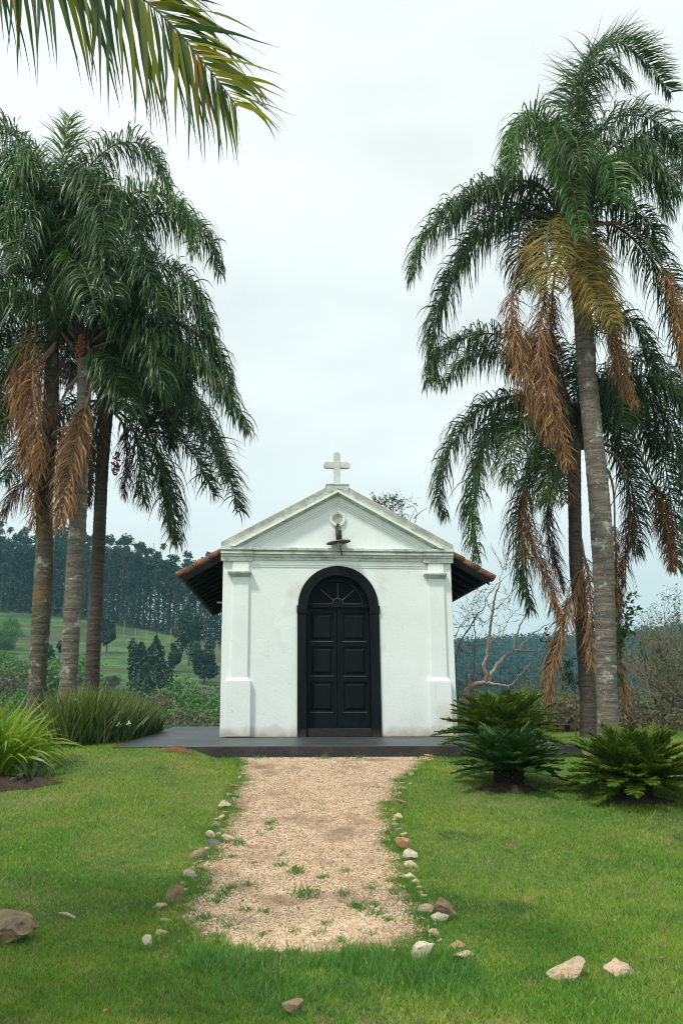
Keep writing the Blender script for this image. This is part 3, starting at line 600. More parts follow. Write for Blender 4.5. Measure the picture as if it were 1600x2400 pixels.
# door surround
sur = [(-.765, 0), (-.597, 0), (-.597, SP)] + arc(0, SP, .568, 180, 0, 36) + [(.597, SP), (.597, 0), (.775, 0), (.765, SP)] + arc(0, SP, .752, 0, 180, 40) + [(-.765, SP)]
ds_ = B(MB().prism(sur, -.03, .20), 'door_surround', 'black', .006)
mb = MB()
for s in (-1, 1):
    x0, x1 = (-.775, -.585) if s < 0 else (.585, .777)
    B(MB().box(x0, x1, -.045, .19, 2.235, 2.385), 'impost', 'black', .006, par=ds_)
# fanlight
fl_ = MB().prism([(-.56, 2.43)] + [(p[0], p[1]) for p in arc(0, SP + .0, .568, 175, 5, 34)] + [(.56, 2.43)] + [(p[0], p[1]) for p in arc(0, SP, .47, 6, 174, 34)], .15, .20)
fan = B(fl_, 'fanlight', 'black', .003)
B(MB().prism([(-.56, 2.42)] + arc(0, SP, .565, 175, 5, 34) + [(.56, 2.42)], .205, .215), 'pane', 'glass', 0, par=fan)
mb = MB()
for a in (45, 90, 135):
    ca, sa = math.cos(R(a)), math.sin(R(a)); mb.tube([(ca * .10, .155, 2.435 + sa * .08), (ca * .46, .155, 2.42 + sa * .40)], .0085, 6)
mb.tube([(x, .152, z) for x, z in arc(0, SP, .47, 6, 60, 12)], .005, 5); mb.box(-.47, -.10, .145, .155, 2.432, 2.444).box(.10, .47, .145, .155, 2.432, 2.444)
mb.tube([(x, .142, z) for x, z in arc(0, 2.437, .102, 0, 180, 14)], .007, 5)
B(mb, 'glazing_bar', 'bead', 0, par=fan)
B(MB().prism([(-.1, 2.436)] + arc(0, 2.437, .10, 178, 2, 12) + [(.1, 2.436)], .135, .16), 'hub', 'black', .003, par=fan)
B(MB().box(-.597, .597, .10, .20, 2.34, 2.432).box(-.597, .597, .085, .20, 2.36, 2.39), 'transom', 'black', .004)
for s in (-1, 1):
    mb = MB(); X = lambda a: s * a
    def bx(a, b, y0, y1, z0, z1, t=mb): t.box(min(X(a), X(b)), max(X(a), X(b)), y0, y1, z0, z1)
    bx(.004, .59, .165, .20, .155, 2.338)
    bx(.03, .09, .135, .166, .156, 2.337); bx(.53, .585, .135, .166, .156, 2.337)
    for z0, z1 in ((.157, .44), (.99, 1.095), (1.635, 1.73), (2.26, 2.336)): bx(.0905, .5295, .136, .166, z0, z1)
    lf = B(mb, 'door_leaf', 'black', .003)
    for z0, z1 in ((.44, .99), (1.095, 1.635), (1.73, 2.26)):
        p_ = MB(); a, b = (X(.125), X(.495)); a, b = min(a, b), max(a, b)
        p_.add([(a, .163, z0 + .04), (b, .163, z0 + .04), (b, .163, z1 - .04), (a, .163, z1 - .04), (a + .035, .140, z0 + .075), (b - .035, .140, z0 + .075), (b - .035, .140, z1 - .075), (a + .035, .140, z1 - .075)], [(0, 1, 5, 4), (1, 2, 6, 5), (2, 3, 7, 6), (3, 0, 4, 7), (4, 5, 6, 7)])
        B(p_, 'door_panel', 'black', 0, par=lf)
        q_ = MB(); q_.box(a - .034, b + .034, .128, .137, z0 - .012, z0 + .001)
        B(q_, 'panel_bead', 'bead' if z0 < 3 else 'black', .002, par=lf)
B(MB().box(-.012, .03, .125, .166, .16, 2.336), 'astragal', 'black', .003)
B(MB().box(-.597, .597, .02, .20, .0, .15), 'threshold', 'sill', .01)
# roof
def roof_side(s):
    nx, ny = 9, 420; x0, x1 = 0.0, 2.97
    xs = np.linspace(x0, x1, 16); yy = np.linspace(.36, 7.9, ny)
    Xg, Yg = np.meshgrid(xs, yy); ph = Yg / .21 * 2 * np.pi
    step = (Xg / .38) % 1.0
    Z = 4.615 - .562 * Xg + .032 * np.cos(ph) - .018 * (1 - step) + .01
    V1 = np.stack([s * Xg, Yg, Z], -1).reshape(-1, 3); V2 = V1 - [0, 0, .03]
    i = np.arange(Xg.size).reshape(Xg.shape); F = np.stack([i[:-1, :-1], i[:-1, 1:], i[1:, 1:], i[1:, :-1]], -1).reshape(-1, 4); k = Xg.size
    e = [np.stack([i[:-1, -1], i[:-1, -1] + k, i[1:, -1] + k, i[1:, -1]], -1)]
    V = np.vstack([V1, V2]); V[:, 0] -= SH * V[:, 2]
    return V, np.vstack([F, F[:, ::-1] + k] + e)
V, F = roof_side(-1); V2, F2 = roof_side(1)
rf = link('roof', npmesh('roof', np.vstack([V, V2]), np.vstack([F, F2 + len(V)]), M['tile']), ch)
for s in (-1, 1):
    mb = MB()      # verge: tiles laid along the front slope edge
    segs = 3; xa, xb = (2.10, 2.99); 
    for q in range(segs):
        a = xa + (xb - xa) * q / segs; b = xa + (xb - xa) * (q + 1) / segs + .03; lift = .014 * (segs - q)
        mb.tube([(s * a, .10, 4.64 - .562 * a - .015 + lift * .3), (s * b, .10, 4.64 - .562 * b - .005 + lift * .3)], [.058, .066], 12)
        mb.tube([(s * a, .24, 4.64 - .562 * a + .0), (s * b, .24, 4.64 - .562 * b + .0)], [.06, .068], 12)
    B(mb, 'verge_tile', 'tile', 0, par=rf, smooth=True)
    mb = MB(); z = lambda x: 4.64 - .562 * x
    mb.prism([(s * 2.158, z(2.158) - .07), (s * 2.90, z(2.90) - .07), (s * 2.90, z(2.9) - .20), (s * 2.158, z(2.158) - .20)][::(1 if s < 0 else -1)], .05, .10)
    B(mb, 'barge_board', 'blackwood', .004, par=rf)
    mb = MB()
    mb.prism([(s * 2.158, z(2.158) - .075), (s * 2.93, z(2.93) - .075), (s * 2.93, z(2.93) - .095), (s * 2.158, z(2.158) - .095)][::(1 if s < 0 else -1)], .10, 7.85)
    B(mb, 'soffit', 'blackwood', 0, par=rf)
    for q in range(12):
        y = .6 + q * .6; mb = MB()
        mb.prism([(s * 2.158, z(2.158) - .0955), (s * 2.88, z(2.88) - .0955), (s * 2.86, z(2.88) - .16), (s * 2.158, z(2.158) - .19)][::(1 if s < 0 else -1)], y, y + .06)
        B(mb, 'rafter', 'blackwood', 0, par=rf)
    for q in range(36):      # the tile ends hanging along the eave
        y = .3 + q * .21; mb = MB().tube([(s * 2.80, y, z(2.80) - .0), (s * 3.0, y, z(3.0) + .0)], .075, 9)
        if q == 0: mball = mb
        else: mball.add(mb.v, mb.f)
    B(mball, 'eave_tile', 'tile', 0, par=rf)
B(MB().box(-2.43, -2.29, 2.3, 2.36, 2.66, 2.69), 'light_fitting', 'petal', .003)
# wall lamp
lp = tag(empty('wall_lamp', BASE, YAW), 'old black wall lamp with a scalloped enamel shade below the roundel', 'lamp')
def BL(mb, name, m, bev=0, smooth=False): return mb.build(name, M[m], lp, bevel=bev, shear=SH, smooth=smooth)
yl = -.20
BL(MB().tube([(0, yl + .02, 3.60), (-.01, yl + .06, 3.74), (-.02, yl + .14, 3.86), (.0, -.03, 3.93)], [.042, .04, .028, .02], 10), 'arm', 'cable', smooth=True)
BL(MB().tube([(.035, -.10, 3.62), (.04, -.09, 3.80)], [.032, .03], 10), 'socket', 'cable', smooth=True)
BL(MB().tube([(.0, -.03, 3.95), (.03, -.06, 3.92), (.045, -.05, 3.84), (.03, -.05, 3.79)], .006, 6), 'wire', 'cable')
n = 48; pr = [(.02, .025), (.05, .02), (.10, .006), (.17, -.004), (.215, -.012), (.222, -.026)]; mb = MB(); tilt = -.12
for side_ in (0, 1):
    for j in range(n):
        a = 2 * math.pi * j / n; sc = 1 + .035 * abs(math.sin(a * 8))
        for r, z in pr:
            rr_ = r * (sc if r > .15 else 1); x, y = rr_ * math.cos(a), rr_ * math.sin(a); zz = z - side_ * .006
            mb.v.append((x, yl + y, 3.575 + zz - x * tilt))
k = len(pr)
for side_ in (0, 1):
    o_ = side_ * n * k
    for j in range(n):
        for i in range(k - 1):
            f = (o_ + j * k + i, o_ + j * k + i + 1, o_ + ((j + 1) % n) * k + i + 1, o_ + ((j + 1) % n) * k + i); mb.f.append(f if side_ else f[::-1])
for j in range(n): mb.f.append((j * k + k - 1, ((j + 1) % n) * k + k - 1, n * k + ((j + 1) % n) * k + k - 1, n * k + j * k + k - 1))
BL(mb, 'shade', 'enamel')
mb = MB(); 
for i in range(7):
    a = math.pi * i / 6; 
BL(MB().tube([(.0, yl, 3.56), (.0, yl, 3.545), (0, yl, 3.52), (0, yl, 3.495), (0, yl, 3.48)], [.018, .03, .036, .026, .006], 12), 'bulb', 'bulb', smooth=True)
BL(MB().tube([(.03, yl + .06, 3.56), (.072, yl + .08, 3.31)], .011, 8), 'rod', 'cable')

# ------------------------------------------------------------------ palms
def palm_trunk(root, pts, Y, wid, m, org, name='trunk'):
    P, ln = catmull([at(u, v, Y) for u, v in pts], 520)
    P = P - org; s = np.linspace(0, ln, 520); r = np.interp(np.linspace(0, 1, 520), np.linspace(0, 1, len(wid)), wid) / 2
    ring = .020 * np.abs(np.sin(s * np.pi / .115)) ** .6 + .006 * np.sin(s * 9.3) ; r = r * (1 - .035 + ring * 1.6) + .012 * np.exp(-s * 2.2) * 4
    V, F = tubenp(P, r, 22); V = V + RNG.normal(0, .003, V.shape); ph = np.abs(np.sin(s * np.pi / .115 + .5 * np.sin(s * 2))); C = np.zeros((len(V), 2)); C[:, 0] = np.repeat(1 - ph ** .45, 22) + RNG.normal(0, .12, len(V))
    return link(name, npmesh(name, V, F, m, C, smooth=True), root)
KIND = {
 'L': dict(leaf='live'), 'G': dict(leaf='live_bright'),
 'Y': dict(leaf='yellow', droop=.40, stalk='rachis'),
 'D': dict(leaf='dead', stalk='rachis_dead', droop=.55, fwd=.9, out_=.85, plum=.6, per=60, w_=.019, L_=.85, t0=.30, jit=.22, loss=.12),
 'S': dict(leaf='dead_gold', stalk='rachis_dead', droop=.5, fwd=.9, out_=.75, plum=.5, per=60, w_=.020, L_=.85, t0=.28, jit=.20, loss=.1),
 'K': dict(leaf='dead_dark', stalk='rachis_dead', droop=.55, fwd=.9, out_=.8, plum=.6, per=60, w_=.019, L_=.8, t0=.28, loss=.15, jit=.12)}
def palm(label, trunk, wid, tm, Y, fronds, nback=6, Lf=1.0, clen=3.2, seed=1, extra=None):
    base = at(*trunk[0], Y); base[2] = surf(base[0], Y); root = tag(empty('palm_tree', tuple(base)), label, 'palm tree', 'tall queen palms beside the chapel')
    t = [at(u, v, Y) for u, v in trunk]; org = base
    pts = list(trunk)
    tr = palm_trunk(root, pts, Y, wid, tm, org)
    cu, cv = trunk[-1]; C0 = at(cu, cv, Y)
    rnd = random.Random(seed)
    # brown leaf bases where the fronds leave the trunk
    mb = MB()
    for i in range(26):
        a = rnd.uniform(0, 6.28); h = rnd.uniform(-.5, .35); d = Vector((math.cos(a), math.sin(a), 0)); c = Vector(C0 - org) + Vector((0, 0, h))
        mb.tube([c + d * wid[-1] * .35, c + d * wid[-1] * .55 + Vector((0, 0, .22)), c + d * (wid[-1] * .9 + .1) + Vector((0, 0, .5 + rnd.uniform(0, .25)))], [.07, .055, .03], 6)
    mb.build('leaf_base', M['cycad_trunk'], root)
    for f in fronds:
        kd = dict(KIND[f[0]]); pp = f[1]; kw = f[2] if len(f) > 2 else {}
        dy = kw.pop('dy', 0.); kd.update(kw); kd['L_'] = kd.get('L_', 1.18) * Lf
        k = len(pp); ctrl = [at(u, v, Y + dy * (i / (k - 1)) ** 1.2 + .05) for i, (u, v) in enumerate(pp)]
        frond(ctrl, org, root, 'dead_frond' if f[0] in 'DSK' else 'frond', **kd)
    for i in range(nback):       # the fronds on the far side and at the heart of the crown
        a = rnd.uniform(.1, math.pi - .1) if i % 3 else rnd.uniform(0, 2 * math.pi); el = rnd.uniform(.35, 1.25); ln = clen * rnd.uniform(.75, 1.05)
        d = Vector((math.cos(a), math.sin(a), 0)); c = Vector(C0)
        p1 = c + (d * math.cos(el) + Vector((0, 0, math.sin(el)))) * ln * .4
        p2 = p1 + (d * math.cos(el - .8) + Vector((0, 0, math.sin(el - .8)))) * ln * .35
        p3 = p2 + (d * math.cos(el - 1.7) + Vector((0, 0, math.sin(el - 1.7)))) * ln * .35
        frond([c, p1, p2, p3], org, root, 'frond', leaf='live', L_=.95 * Lf)
    return root, org
A_, orgA = palm('tall palm with thick ringed lichen spotted trunk and gold skirt, in front on the right',
 [(1427, 1745), (1424, 1698), (1416, 1412), (1406, 1208), (1387, 1004), (1375, 881), (1364, 735), (1345, 590), (1338, 520)], [.42, .41, .43, .47, .44, .43, .42, .38, .34], M['trunk_a'], 18., [
 ('L', [(1320, 500), (1255, 430), (1150, 435), (1055, 490), (990, 570), (968, 650)], dict(dy=-.6)),
 ('L', [(1310, 520), (1230, 500), (1120, 560), (1045, 680), (1015, 800), (1030, 900)], dict(dy=.7)),
 ('L', [(1310, 510), (1250, 500), (1215, 560), (1225, 680)], dict(dy=2.2)),
 ('G', [(1330, 500), (1295, 330), (1296, 300), (1318, 370), (1345, 460), (1362, 560)], dict(dy=-2.0, L_=.8, per=60)),
 ('L', [(1335, 480), (1265, 300), (1215, 310), (1195, 400)], dict(dy=1.0)),
 ('L', [(1335, 480), (1300, 330), (1245, 270), (1205, 330), (1200, 420)], dict(dy=-.8, leaf='live_bright')),
 ('L', [(1345, 470), (1330, 270), (1365, 150), (1430, 98), (1505, 135), (1572, 220)], dict(dy=1.2, wind=(.5, 0, .25), droop=.16)),
 ('L', [(1345, 470), (1335, 300), (1370, 190), (1415, 150), (1470, 200)], dict(dy=-.5, wind=(.3, 0, .1))),
 ('L', [(1350, 470), (1400, 310), (1470, 270), (1560, 300), (1640, 420)], dict(dy=.8)),
 ('L', [(1350, 480), (1410, 370), (1470, 330), (1530, 390), (1560, 500)], dict(dy=-1.2)),
 ('L', [(1365, 500), (1440, 430), (1530, 400), (1620, 440), (1680, 560)], dict(dy=-.4)),
 ('L', [(1365, 520), (1440, 530), (1520, 600), (1580, 710), (1600, 860)], dict(dy=.9)),
 ('L', [(1365, 500), (1440, 390), (1540, 330), (1640, 380)], dict(dy=2)),
 ('G', [(1350, 500), (1400, 400), (1430, 380), (1450, 470)], dict(dy=-2)),
 ('Y', [(1330, 520), (1318, 520), (1345, 600), (1395, 690), (1440, 760)], dict(dy=-1.6, L_=.8, per=60)),
 ('Y', [(1320, 520), (1290, 520), (1280, 590), (1290, 680)], dict(dy=-1.2)),
 ('Y', [(1345, 520), (1370, 560), (1380, 650), (1400, 760)], dict(dy=-1.0, leaf='yellow')),
 ('S', [(1370, 500), (1385, 520), (1380, 600), (1375, 700)], dict(dy=-.7)),
 ('D', [(1310, 560), (1250, 570), (1213, 622), (1197, 714), (1210, 830), (1245, 930), (1290, 1030)], dict(dy=-.8, L_=0.95, t0=.35, per=60)),
 ('D', [(1320, 560), (1285, 620), (1272, 720), (1262, 830), (1285, 930), (1330, 1090)], dict(dy=-1.2, L_=0.95, t0=.25, per=60)),
 ('K', [(1325, 570), (1300, 640), (1290, 740), (1290, 850), (1315, 980)], dict(dy=.2, L_=0.95)),
 ('D', [(1360, 560), (1400, 600), (1430, 720), (1450, 830), (1485, 950)], dict(dy=-.8, L_=0.77, per=60)),
 ('S', [(1370, 580), (1410, 650), (1425, 740), (1440, 850), (1465, 930)], dict(dy=-.4, L_=0.64)),
 ('D', [(1380, 530), (1450, 525), (1525, 580), (1570, 680), (1600, 820), (1620, 900)], dict(dy=-.9, L_=0.70, t0=.42, per=60)),
 ], nback=7, seed=3)
B_, orgB = palm('shorter dark trunked palm standing close behind the thick trunked one on the right',
 [(1381, 1748), (1380, 1739), (1374, 1596), (1362, 1450), (1349, 1331), (1346, 1200), (1345, 1080), (1348, 1010)], [.38, .37, .36, .32, .31, .31, .32, .3], M['trunk_b'], 20., [
 ('L', [(1335, 990), (1290, 860), (1200, 790), (1090, 790), (1015, 850), (1005, 900)], dict(dy=-.5)),
 ('L', [(1335, 990), (1270, 880), (1180, 830), (1090, 840), (1040, 900)], dict(dy=1.2)),
 ('L', [(1330, 1000), (1240, 930), (1140, 950), (1060, 1040), (1030, 1150), (1045, 1210)], dict(dy=.6)),
 ('L', [(1330, 1010), (1260, 950), (1180, 960), (1130, 1060), (1110, 1200), (1120, 1310)], dict(dy=-.7)),
 ('L', [(1330, 1020), (1270, 970), (1210, 1010), (1190, 1130)], dict(dy=-1.5)),
 ('L', [(1330, 1040), (1265, 1060), (1225, 1180), (1225, 1320), (1245, 1430)], dict(dy=.8)),
 ('L', [(1365, 990), (1440, 920), (1530, 950), (1590, 1060), (1610, 1230)], dict(dy=-.5)),
 ('L', [(1365, 980), (1430, 860), (1520, 850), (1620, 930)], dict(dy=.6)),
 ('L', [(1370, 1010), (1430, 1010), (1475, 1120), (1490, 1300)], dict(dy=.5)),
 ('L', [(1370, 1000), (1470, 960), (1550, 1070), (1575, 1220), (1585, 1330)], dict(dy=1.4)),
 ('L', [(1350, 970), (1370, 820), (1430, 730), (1500, 780), (1540, 870)], dict(dy=-.4)),
 ('L', [(1340, 1000), (1300, 960), (1280, 1060), (1285, 1180)], dict(dy=-1.6)),
 ('L', [(1350, 980), (1390, 900), (1440, 900), (1460, 1000)], dict(dy=-1.8)),
 ('L', [(1345, 980), (1300, 840), (1250, 800), (1200, 860)], dict(dy=-1.)),
 ('L', [(1360, 990), (1450, 890), (1560, 900), (1640, 1020)], dict(dy=-1.4)),
 ('Y', [(1345, 1040), (1310, 1060), (1285, 1110), (1290, 1170)], dict(dy=-.7, L_=.7)),
 ('Y', [(1340, 1040), (1330, 1080), (1320, 1130), (1325, 1180)], dict(dy=-.5, L_=.6, leaf='dead_gold')),
 ('Y', [(1370, 1030), (1500, 1080), (1560, 1250), (1575, 1340)], dict(dy=.4, L_=.6, leaf='dead', t0=.5)),
 ('D', [(1330, 1050), (1250, 1090), (1225, 1160), (1246, 1269), (1280, 1360), (1312, 1450)], dict(dy=-.6, L_=0.90, per=60)),
 ('K', [(1330, 1060), (1290, 1150), (1285, 1260), (1320, 1380)], dict(dy=-.2, L_=0.77)),
 ('S', [(1352, 1230), (1366, 1320), (1330, 1430), (1295, 1547), (1283, 1640)], dict(dy=-.9, L_=0.95, per=50, t0=.25, fwd=.9, out_=.5)),
 ('S', [(1360, 1280), (1378, 1350), (1385, 1450), (1385, 1560)], dict(dy=-.6, L_=0.77, t0=.1)),
 ('K', [(1370, 1040), (1450, 1080), (1475, 1200), (1460, 1340), (1448, 1450)], dict(dy=.4, L_=0.77, per=50)),
 ('D', [(1370, 1050), (1430, 1120), (1440, 1260), (1445, 1420), (1452, 1540)], dict(dy=.2, L_=0.58, t0=.4)),
 ('D', [(1400, 1440), (1432, 1470), (1450, 1560), (1468, 1660)], dict(dy=.3, L_=0.512, t0=.2)),
 ], nback=6, seed=5)
C_, orgC = palm('leftmost palm with orange mossy lower trunk and the tallest crown of the left three',
 [(84, 1742), (86, 1628), (103, 1343), (106, 1165), (120, 964), (123, 830), (132, 740), (138, 680)], [.37, .36, .40, .36, .34, .32, .30, .28], M['trunk_c'], 18., [
 ('G', [(138, 680), (140, 500), (145, 380), (163, 275)], dict(dy=-.4, droop=.10, fwd=.8)),
 ('L', [(130, 670), (90, 450), (30, 310), (-30, 310), (-90, 400)], dict(dy=.4)),
 ('L', [(140, 670), (190, 430), (270, 340), (350, 350), (395, 440)], dict(dy=.3)),
 ('G', [(140, 680), (220, 500), (330, 450), (420, 480), (450, 590)], dict(dy=-.8)),
 ('L', [(145, 680), (260, 540), (400, 500), (490, 560), (515, 640)], dict(dy=.9)),
 ('L', [(135, 680), (110, 430), (70, 370), (30, 450), (20, 560)], dict(dy=-1.6, leaf='live_bright')),
 ('Y', [(130, 680), (80, 480), (30, 430), (-20, 520)], dict(dy=-1.2, leaf='live_bright')),
 ('L', [(135, 680), (160, 480), (190, 400), (235, 470), (250, 600)], dict(dy=-1.8)),
 ('L', [(135, 680), (190, 500), (260, 450), (320, 540), (340, 650)], dict(dy=-1.4)),
 ('L', [(120, 690), (40, 560), (-40, 560), (-110, 680)], dict(dy=-.5)),
 ('L', [(120, 700), (50, 640), (-30, 680), (-60, 860)], dict(dy=.6)),
 ('L', [(120, 710), (50, 700), (10, 800), (0, 980)], dict(dy=1.4)),
 ('L', [(145, 690), (280, 610), (420, 640), (495, 760)], dict(dy=-.3)),
 ('L', [(145, 700), (260, 640), (360, 690), (400, 820)], dict(dy=-1.3)),
 ('L', [(135, 680), (90, 540), (60, 500), (40, 620)], dict(dy=-2.)),
 ('L', [(130, 660), (200, 560), (240, 560), (270, 700)], dict(dy=-2.)),
 ('L', [(130, 670), (60, 420), (0, 370), (-60, 460)], dict(dy=-1)),
 ('D', [(125, 730), (90, 700), (60, 790), (45, 910), (60, 1040), (85, 1130)], dict(dy=-.8, L_=0.95, per=64)),
 ('D', [(125, 730), (92, 690), (85, 780), (78, 900), (90, 1030), (100, 1110)], dict(dy=-1.2, L_=0.77, per=64)),
 ('S', [(125, 730), (92, 720), (55, 800), (38, 900), (50, 1010)], dict(dy=-.4, L_=0.77, per=50)),
 ('K', [(130, 740), (150, 740), (165, 800), (160, 900)], dict(dy=-.5, L_=0.77)),
 ('K', [(125, 1010), (95, 1090), (50, 1140), (10, 1200)], dict(dy=-.3, L_=0.95, t0=.1)),
 ('D', [(125, 1010), (100, 1080), (85, 1160), (75, 1230)], dict(dy=-.5, L_=0.77, t0=.1)),
 ], nback=6, Lf=1.05, seed=8)
D_, orgD = palm('middle palm of the left three, grey speckled trunk with a long straw coloured dead frond',
 [(150, 1750), (157, 1664), (171, 1414), (182, 1236), (196, 964), (198, 875), (200, 800)], [.36, .345, .35, .36, .33, .30, .27], M['trunk_a'], 17.4, [
 ('L', [(205, 800), (300, 690), (400, 680), (480, 760), (505, 850)], dict(dy=.6)),
 ('L', [(205, 810), (320, 750), (440, 770), (520, 850), (540, 920)], dict(dy=1.0)),
 ('L', [(205, 820), (320, 790), (450, 840), (540, 940), (580, 1010)], dict(dy=-.4)),
 ('L', [(205, 800), (240, 650), (320, 620), (380, 720)], dict(dy=-1.2)),
 ('L', [(205, 810), (280, 760), (350, 800), (380, 920)], dict(dy=-1.2)),
 ('L', [(195, 810), (100, 720), (20, 740), (-30, 880)], dict(dy=.8)),
 ('L', [(190, 820), (90, 820), (0, 900), (-20, 1050)], dict(dy=1.4)),
 ('L', [(200, 820), (260, 860), (290, 960)], dict(dy=-1.)),
 ('L', [(205, 830), (300, 840), (400, 890), (470, 1000)], dict(dy=.9)),
 ('L', [(200, 800), (160, 660), (190, 620), (230, 740)], dict(dy=-1.6)),
 ('K', [(205, 860), (225, 900), (235, 1000), (232, 1100)], dict(dy=.3, L_=0.77)),
 ('S', [(195, 850), (215, 900), (185, 1010), (155, 1130), (142, 1230)], dict(dy=-.9, L_=0.90, per=60, w_=.03)),
 ('D', [(195, 870), (190, 950), (165, 1060), (160, 1190)], dict(dy=-.4, L_=0.90, per=50)),
 ('K', [(195, 870), (150, 930), (120, 1040), (105, 1180)], dict(dy=.3, L_=0.77)),
 ], nback=6, seed=11)
# dry flower sheaths hanging from the left crowns
for (pts, r_, Yq) in ((([(125, 740), (140, 770), (180, 830), (187, 890)]), .05, 17.6), (([(95, 690), (86, 720), (84, 760), (83, 800)]), .03, 17.6), (([(132, 800), (120, 822), (96, 850)]), .07, 17.5)):
    P, ln = catmull([at(u, v, Yq) for u, v in pts], 14); mb = MB().tube([Vector(p - orgC) for p in P], [r_ * math.sin(math.pi * (i + .6) / 15.) ** .7 for i in range(14)], 7)
    mb.build('flower_sheath', M['rachis_dead'], C_, smooth=True)
E_, orgE = palm('darkest slimmest palm, right of the left three, with orange fruit below its crown',
 [(208, 1745), (214, 1628), (223, 1450), (232, 1271), (240, 1100), (250, 986), (256, 930)], [.34, .335, .33, .31, .30, .30, .28], M['trunk_b'], 20., [
 ('L', [(258, 930), (340, 930), (440, 1000), (520, 1080), (562, 1200)], dict(dy=-.7, droop=.24)),
 ('L', [(258, 940), (330, 970), (370, 1060), (400, 1180), (412, 1270)], dict(dy=-.8, leaf='live')),
 ('K', [(258, 945), (330, 990), (372, 1090), (396, 1200), (408, 1270)], dict(dy=-.3, L_=0.64, t0=.5)),
 ('L', [(258, 930), (320, 830), (420, 810), (500, 880), (540, 960)], dict(dy=.7)),
 ('L', [(258, 930), (300, 860), (360, 860), (430, 960)], dict(dy=-1.0)),
 ('L', [(250, 930), (170, 860), (80, 890), (10, 1000), (-10, 1080)], dict(dy=.7)),
 ('L', [(250, 940), (160, 950), (70, 1040), (10, 1130)], dict(dy=1.2)),
 ('L', [(258, 940), (340, 900), (440, 930), (500, 1020), (530, 1120)], dict(dy=.6)),
 ('L', [(258, 950), (310, 1000), (330, 1100), (335, 1180)], dict(dy=1.)),
 ('L', [(255, 930), (230, 800), (270, 760), (320, 860)], dict(dy=-.8)),
 ('L', [(258, 950), (350, 980), (450, 1060), (500, 1160)], dict(dy=.3, droop=.24)),
 ('L', [(255, 940), (210, 960), (190, 1050), (195, 1170)], dict(dy=1.3)),
 ('K', [(262, 960), (290, 1000), (298, 1090), (290, 1160)], dict(dy=-.5, L_=0.70, per=50)),
 ('K', [(250, 960), (225, 1010), (215, 1100), (210, 1180)], dict(dy=-.2, L_=0.64)),
 ], nback=6, seed=14)
import bmesh
def fruit(root, org, u, v, Y, w_, h_):
    c = at(u, v, Y) - org; n = 150; a = RNG.uniform(0, 6.28, n); r = w_ * np.sqrt(RNG.random(n)); z = RNG.uniform(-h_, h_, n); r = r * np.sqrt(np.clip(1 - (z / h_) ** 2, .1, 1))
    ctr = np.stack([c[0] + r * np.cos(a), c[1] + r * np.sin(a), c[2] + z], 1)
    V = (ctr[:, None] + octv[None] * .022).reshape(-1, 3); F = (octf[None] + 6 * np.arange(n)[:, None, None]).reshape(-1, 3)
    link('fruit_cluster', npmesh('fruit_cluster', V, F, M['fruit'], smooth=True), root)
fruit(E_, orgE, 272, 1085, 19.6, .11, .3); fruit(D_, orgD, 190, 810, 17.0, .10, .25)

# off-frame palm whose frond hangs into the picture, top left
fr0 = np.array([-3.9, 3.3, 0.]); root = tag(empty('palm_tree', tuple(fr0)), 'near palm outside the picture whose broad green frond hangs into the top left corner', 'palm tree')
def nearpalm():
    P, ln = catmull([(0, 0, -.1), (.05, 0, 2.2), (0, .05, 4.3)], 80); V, F = tubenp(P, np.linspace(.2, .15, 80), 16); link('trunk', npmesh('trunk', V, F, M['trunk_c'], np.zeros((len(V), 2)), smooth=True), root)
    c = fr0 + [0, .05, 4.25]
    for a, ln, el in ((70, 2.7, .9), (105, 2.9, .7), (135, 2.8, .5), (175, 2.8, .8), (215, 2.8, .6), (265, 2.8, .7), (310, 2.6, .9), (95, 2.6, 1.2), (150, 2.6, 1.3)):
        d = np.array([math.cos(R(a)), math.sin(R(a)), 0]); p1 = c + (d * math.cos(el) + [0, 0, math.sin(el)]) * ln * .4; p2 = p1 + (d * math.cos(el - .7) + [0, 0, math.sin(el - .7)]) * ln * .3; p3 = p2 + (d * math.cos(el - 1.5) + [0, 0, math.sin(el - 1.5)]) * ln * .3
        frond([c, p1, p2, p3], fr0, root, 'frond', leaf='live_bright', L_=.8, w_=.04)
nearpalm()
ctl = [fr0 + [0, .05, 4.25], fr0 + [.7, .5, 4.6], at(-250, -190, 4.2), at(100, -130, 3.95), at(250, -65, 3.85), at(345, 5, 3.78), at(413, 69, 3.72), at(459, 124, 3.68), at(496, 170, 3.65), at(525, 208, 3.63), at(556, 250, 3.6)]
P, ln = catmull(ctl, 90); P = P - fr0; Tn = nrm(np.gradient(P, axis=0))
V_all = []; F_all = []; C_all = []; k0 = 0
n = 165
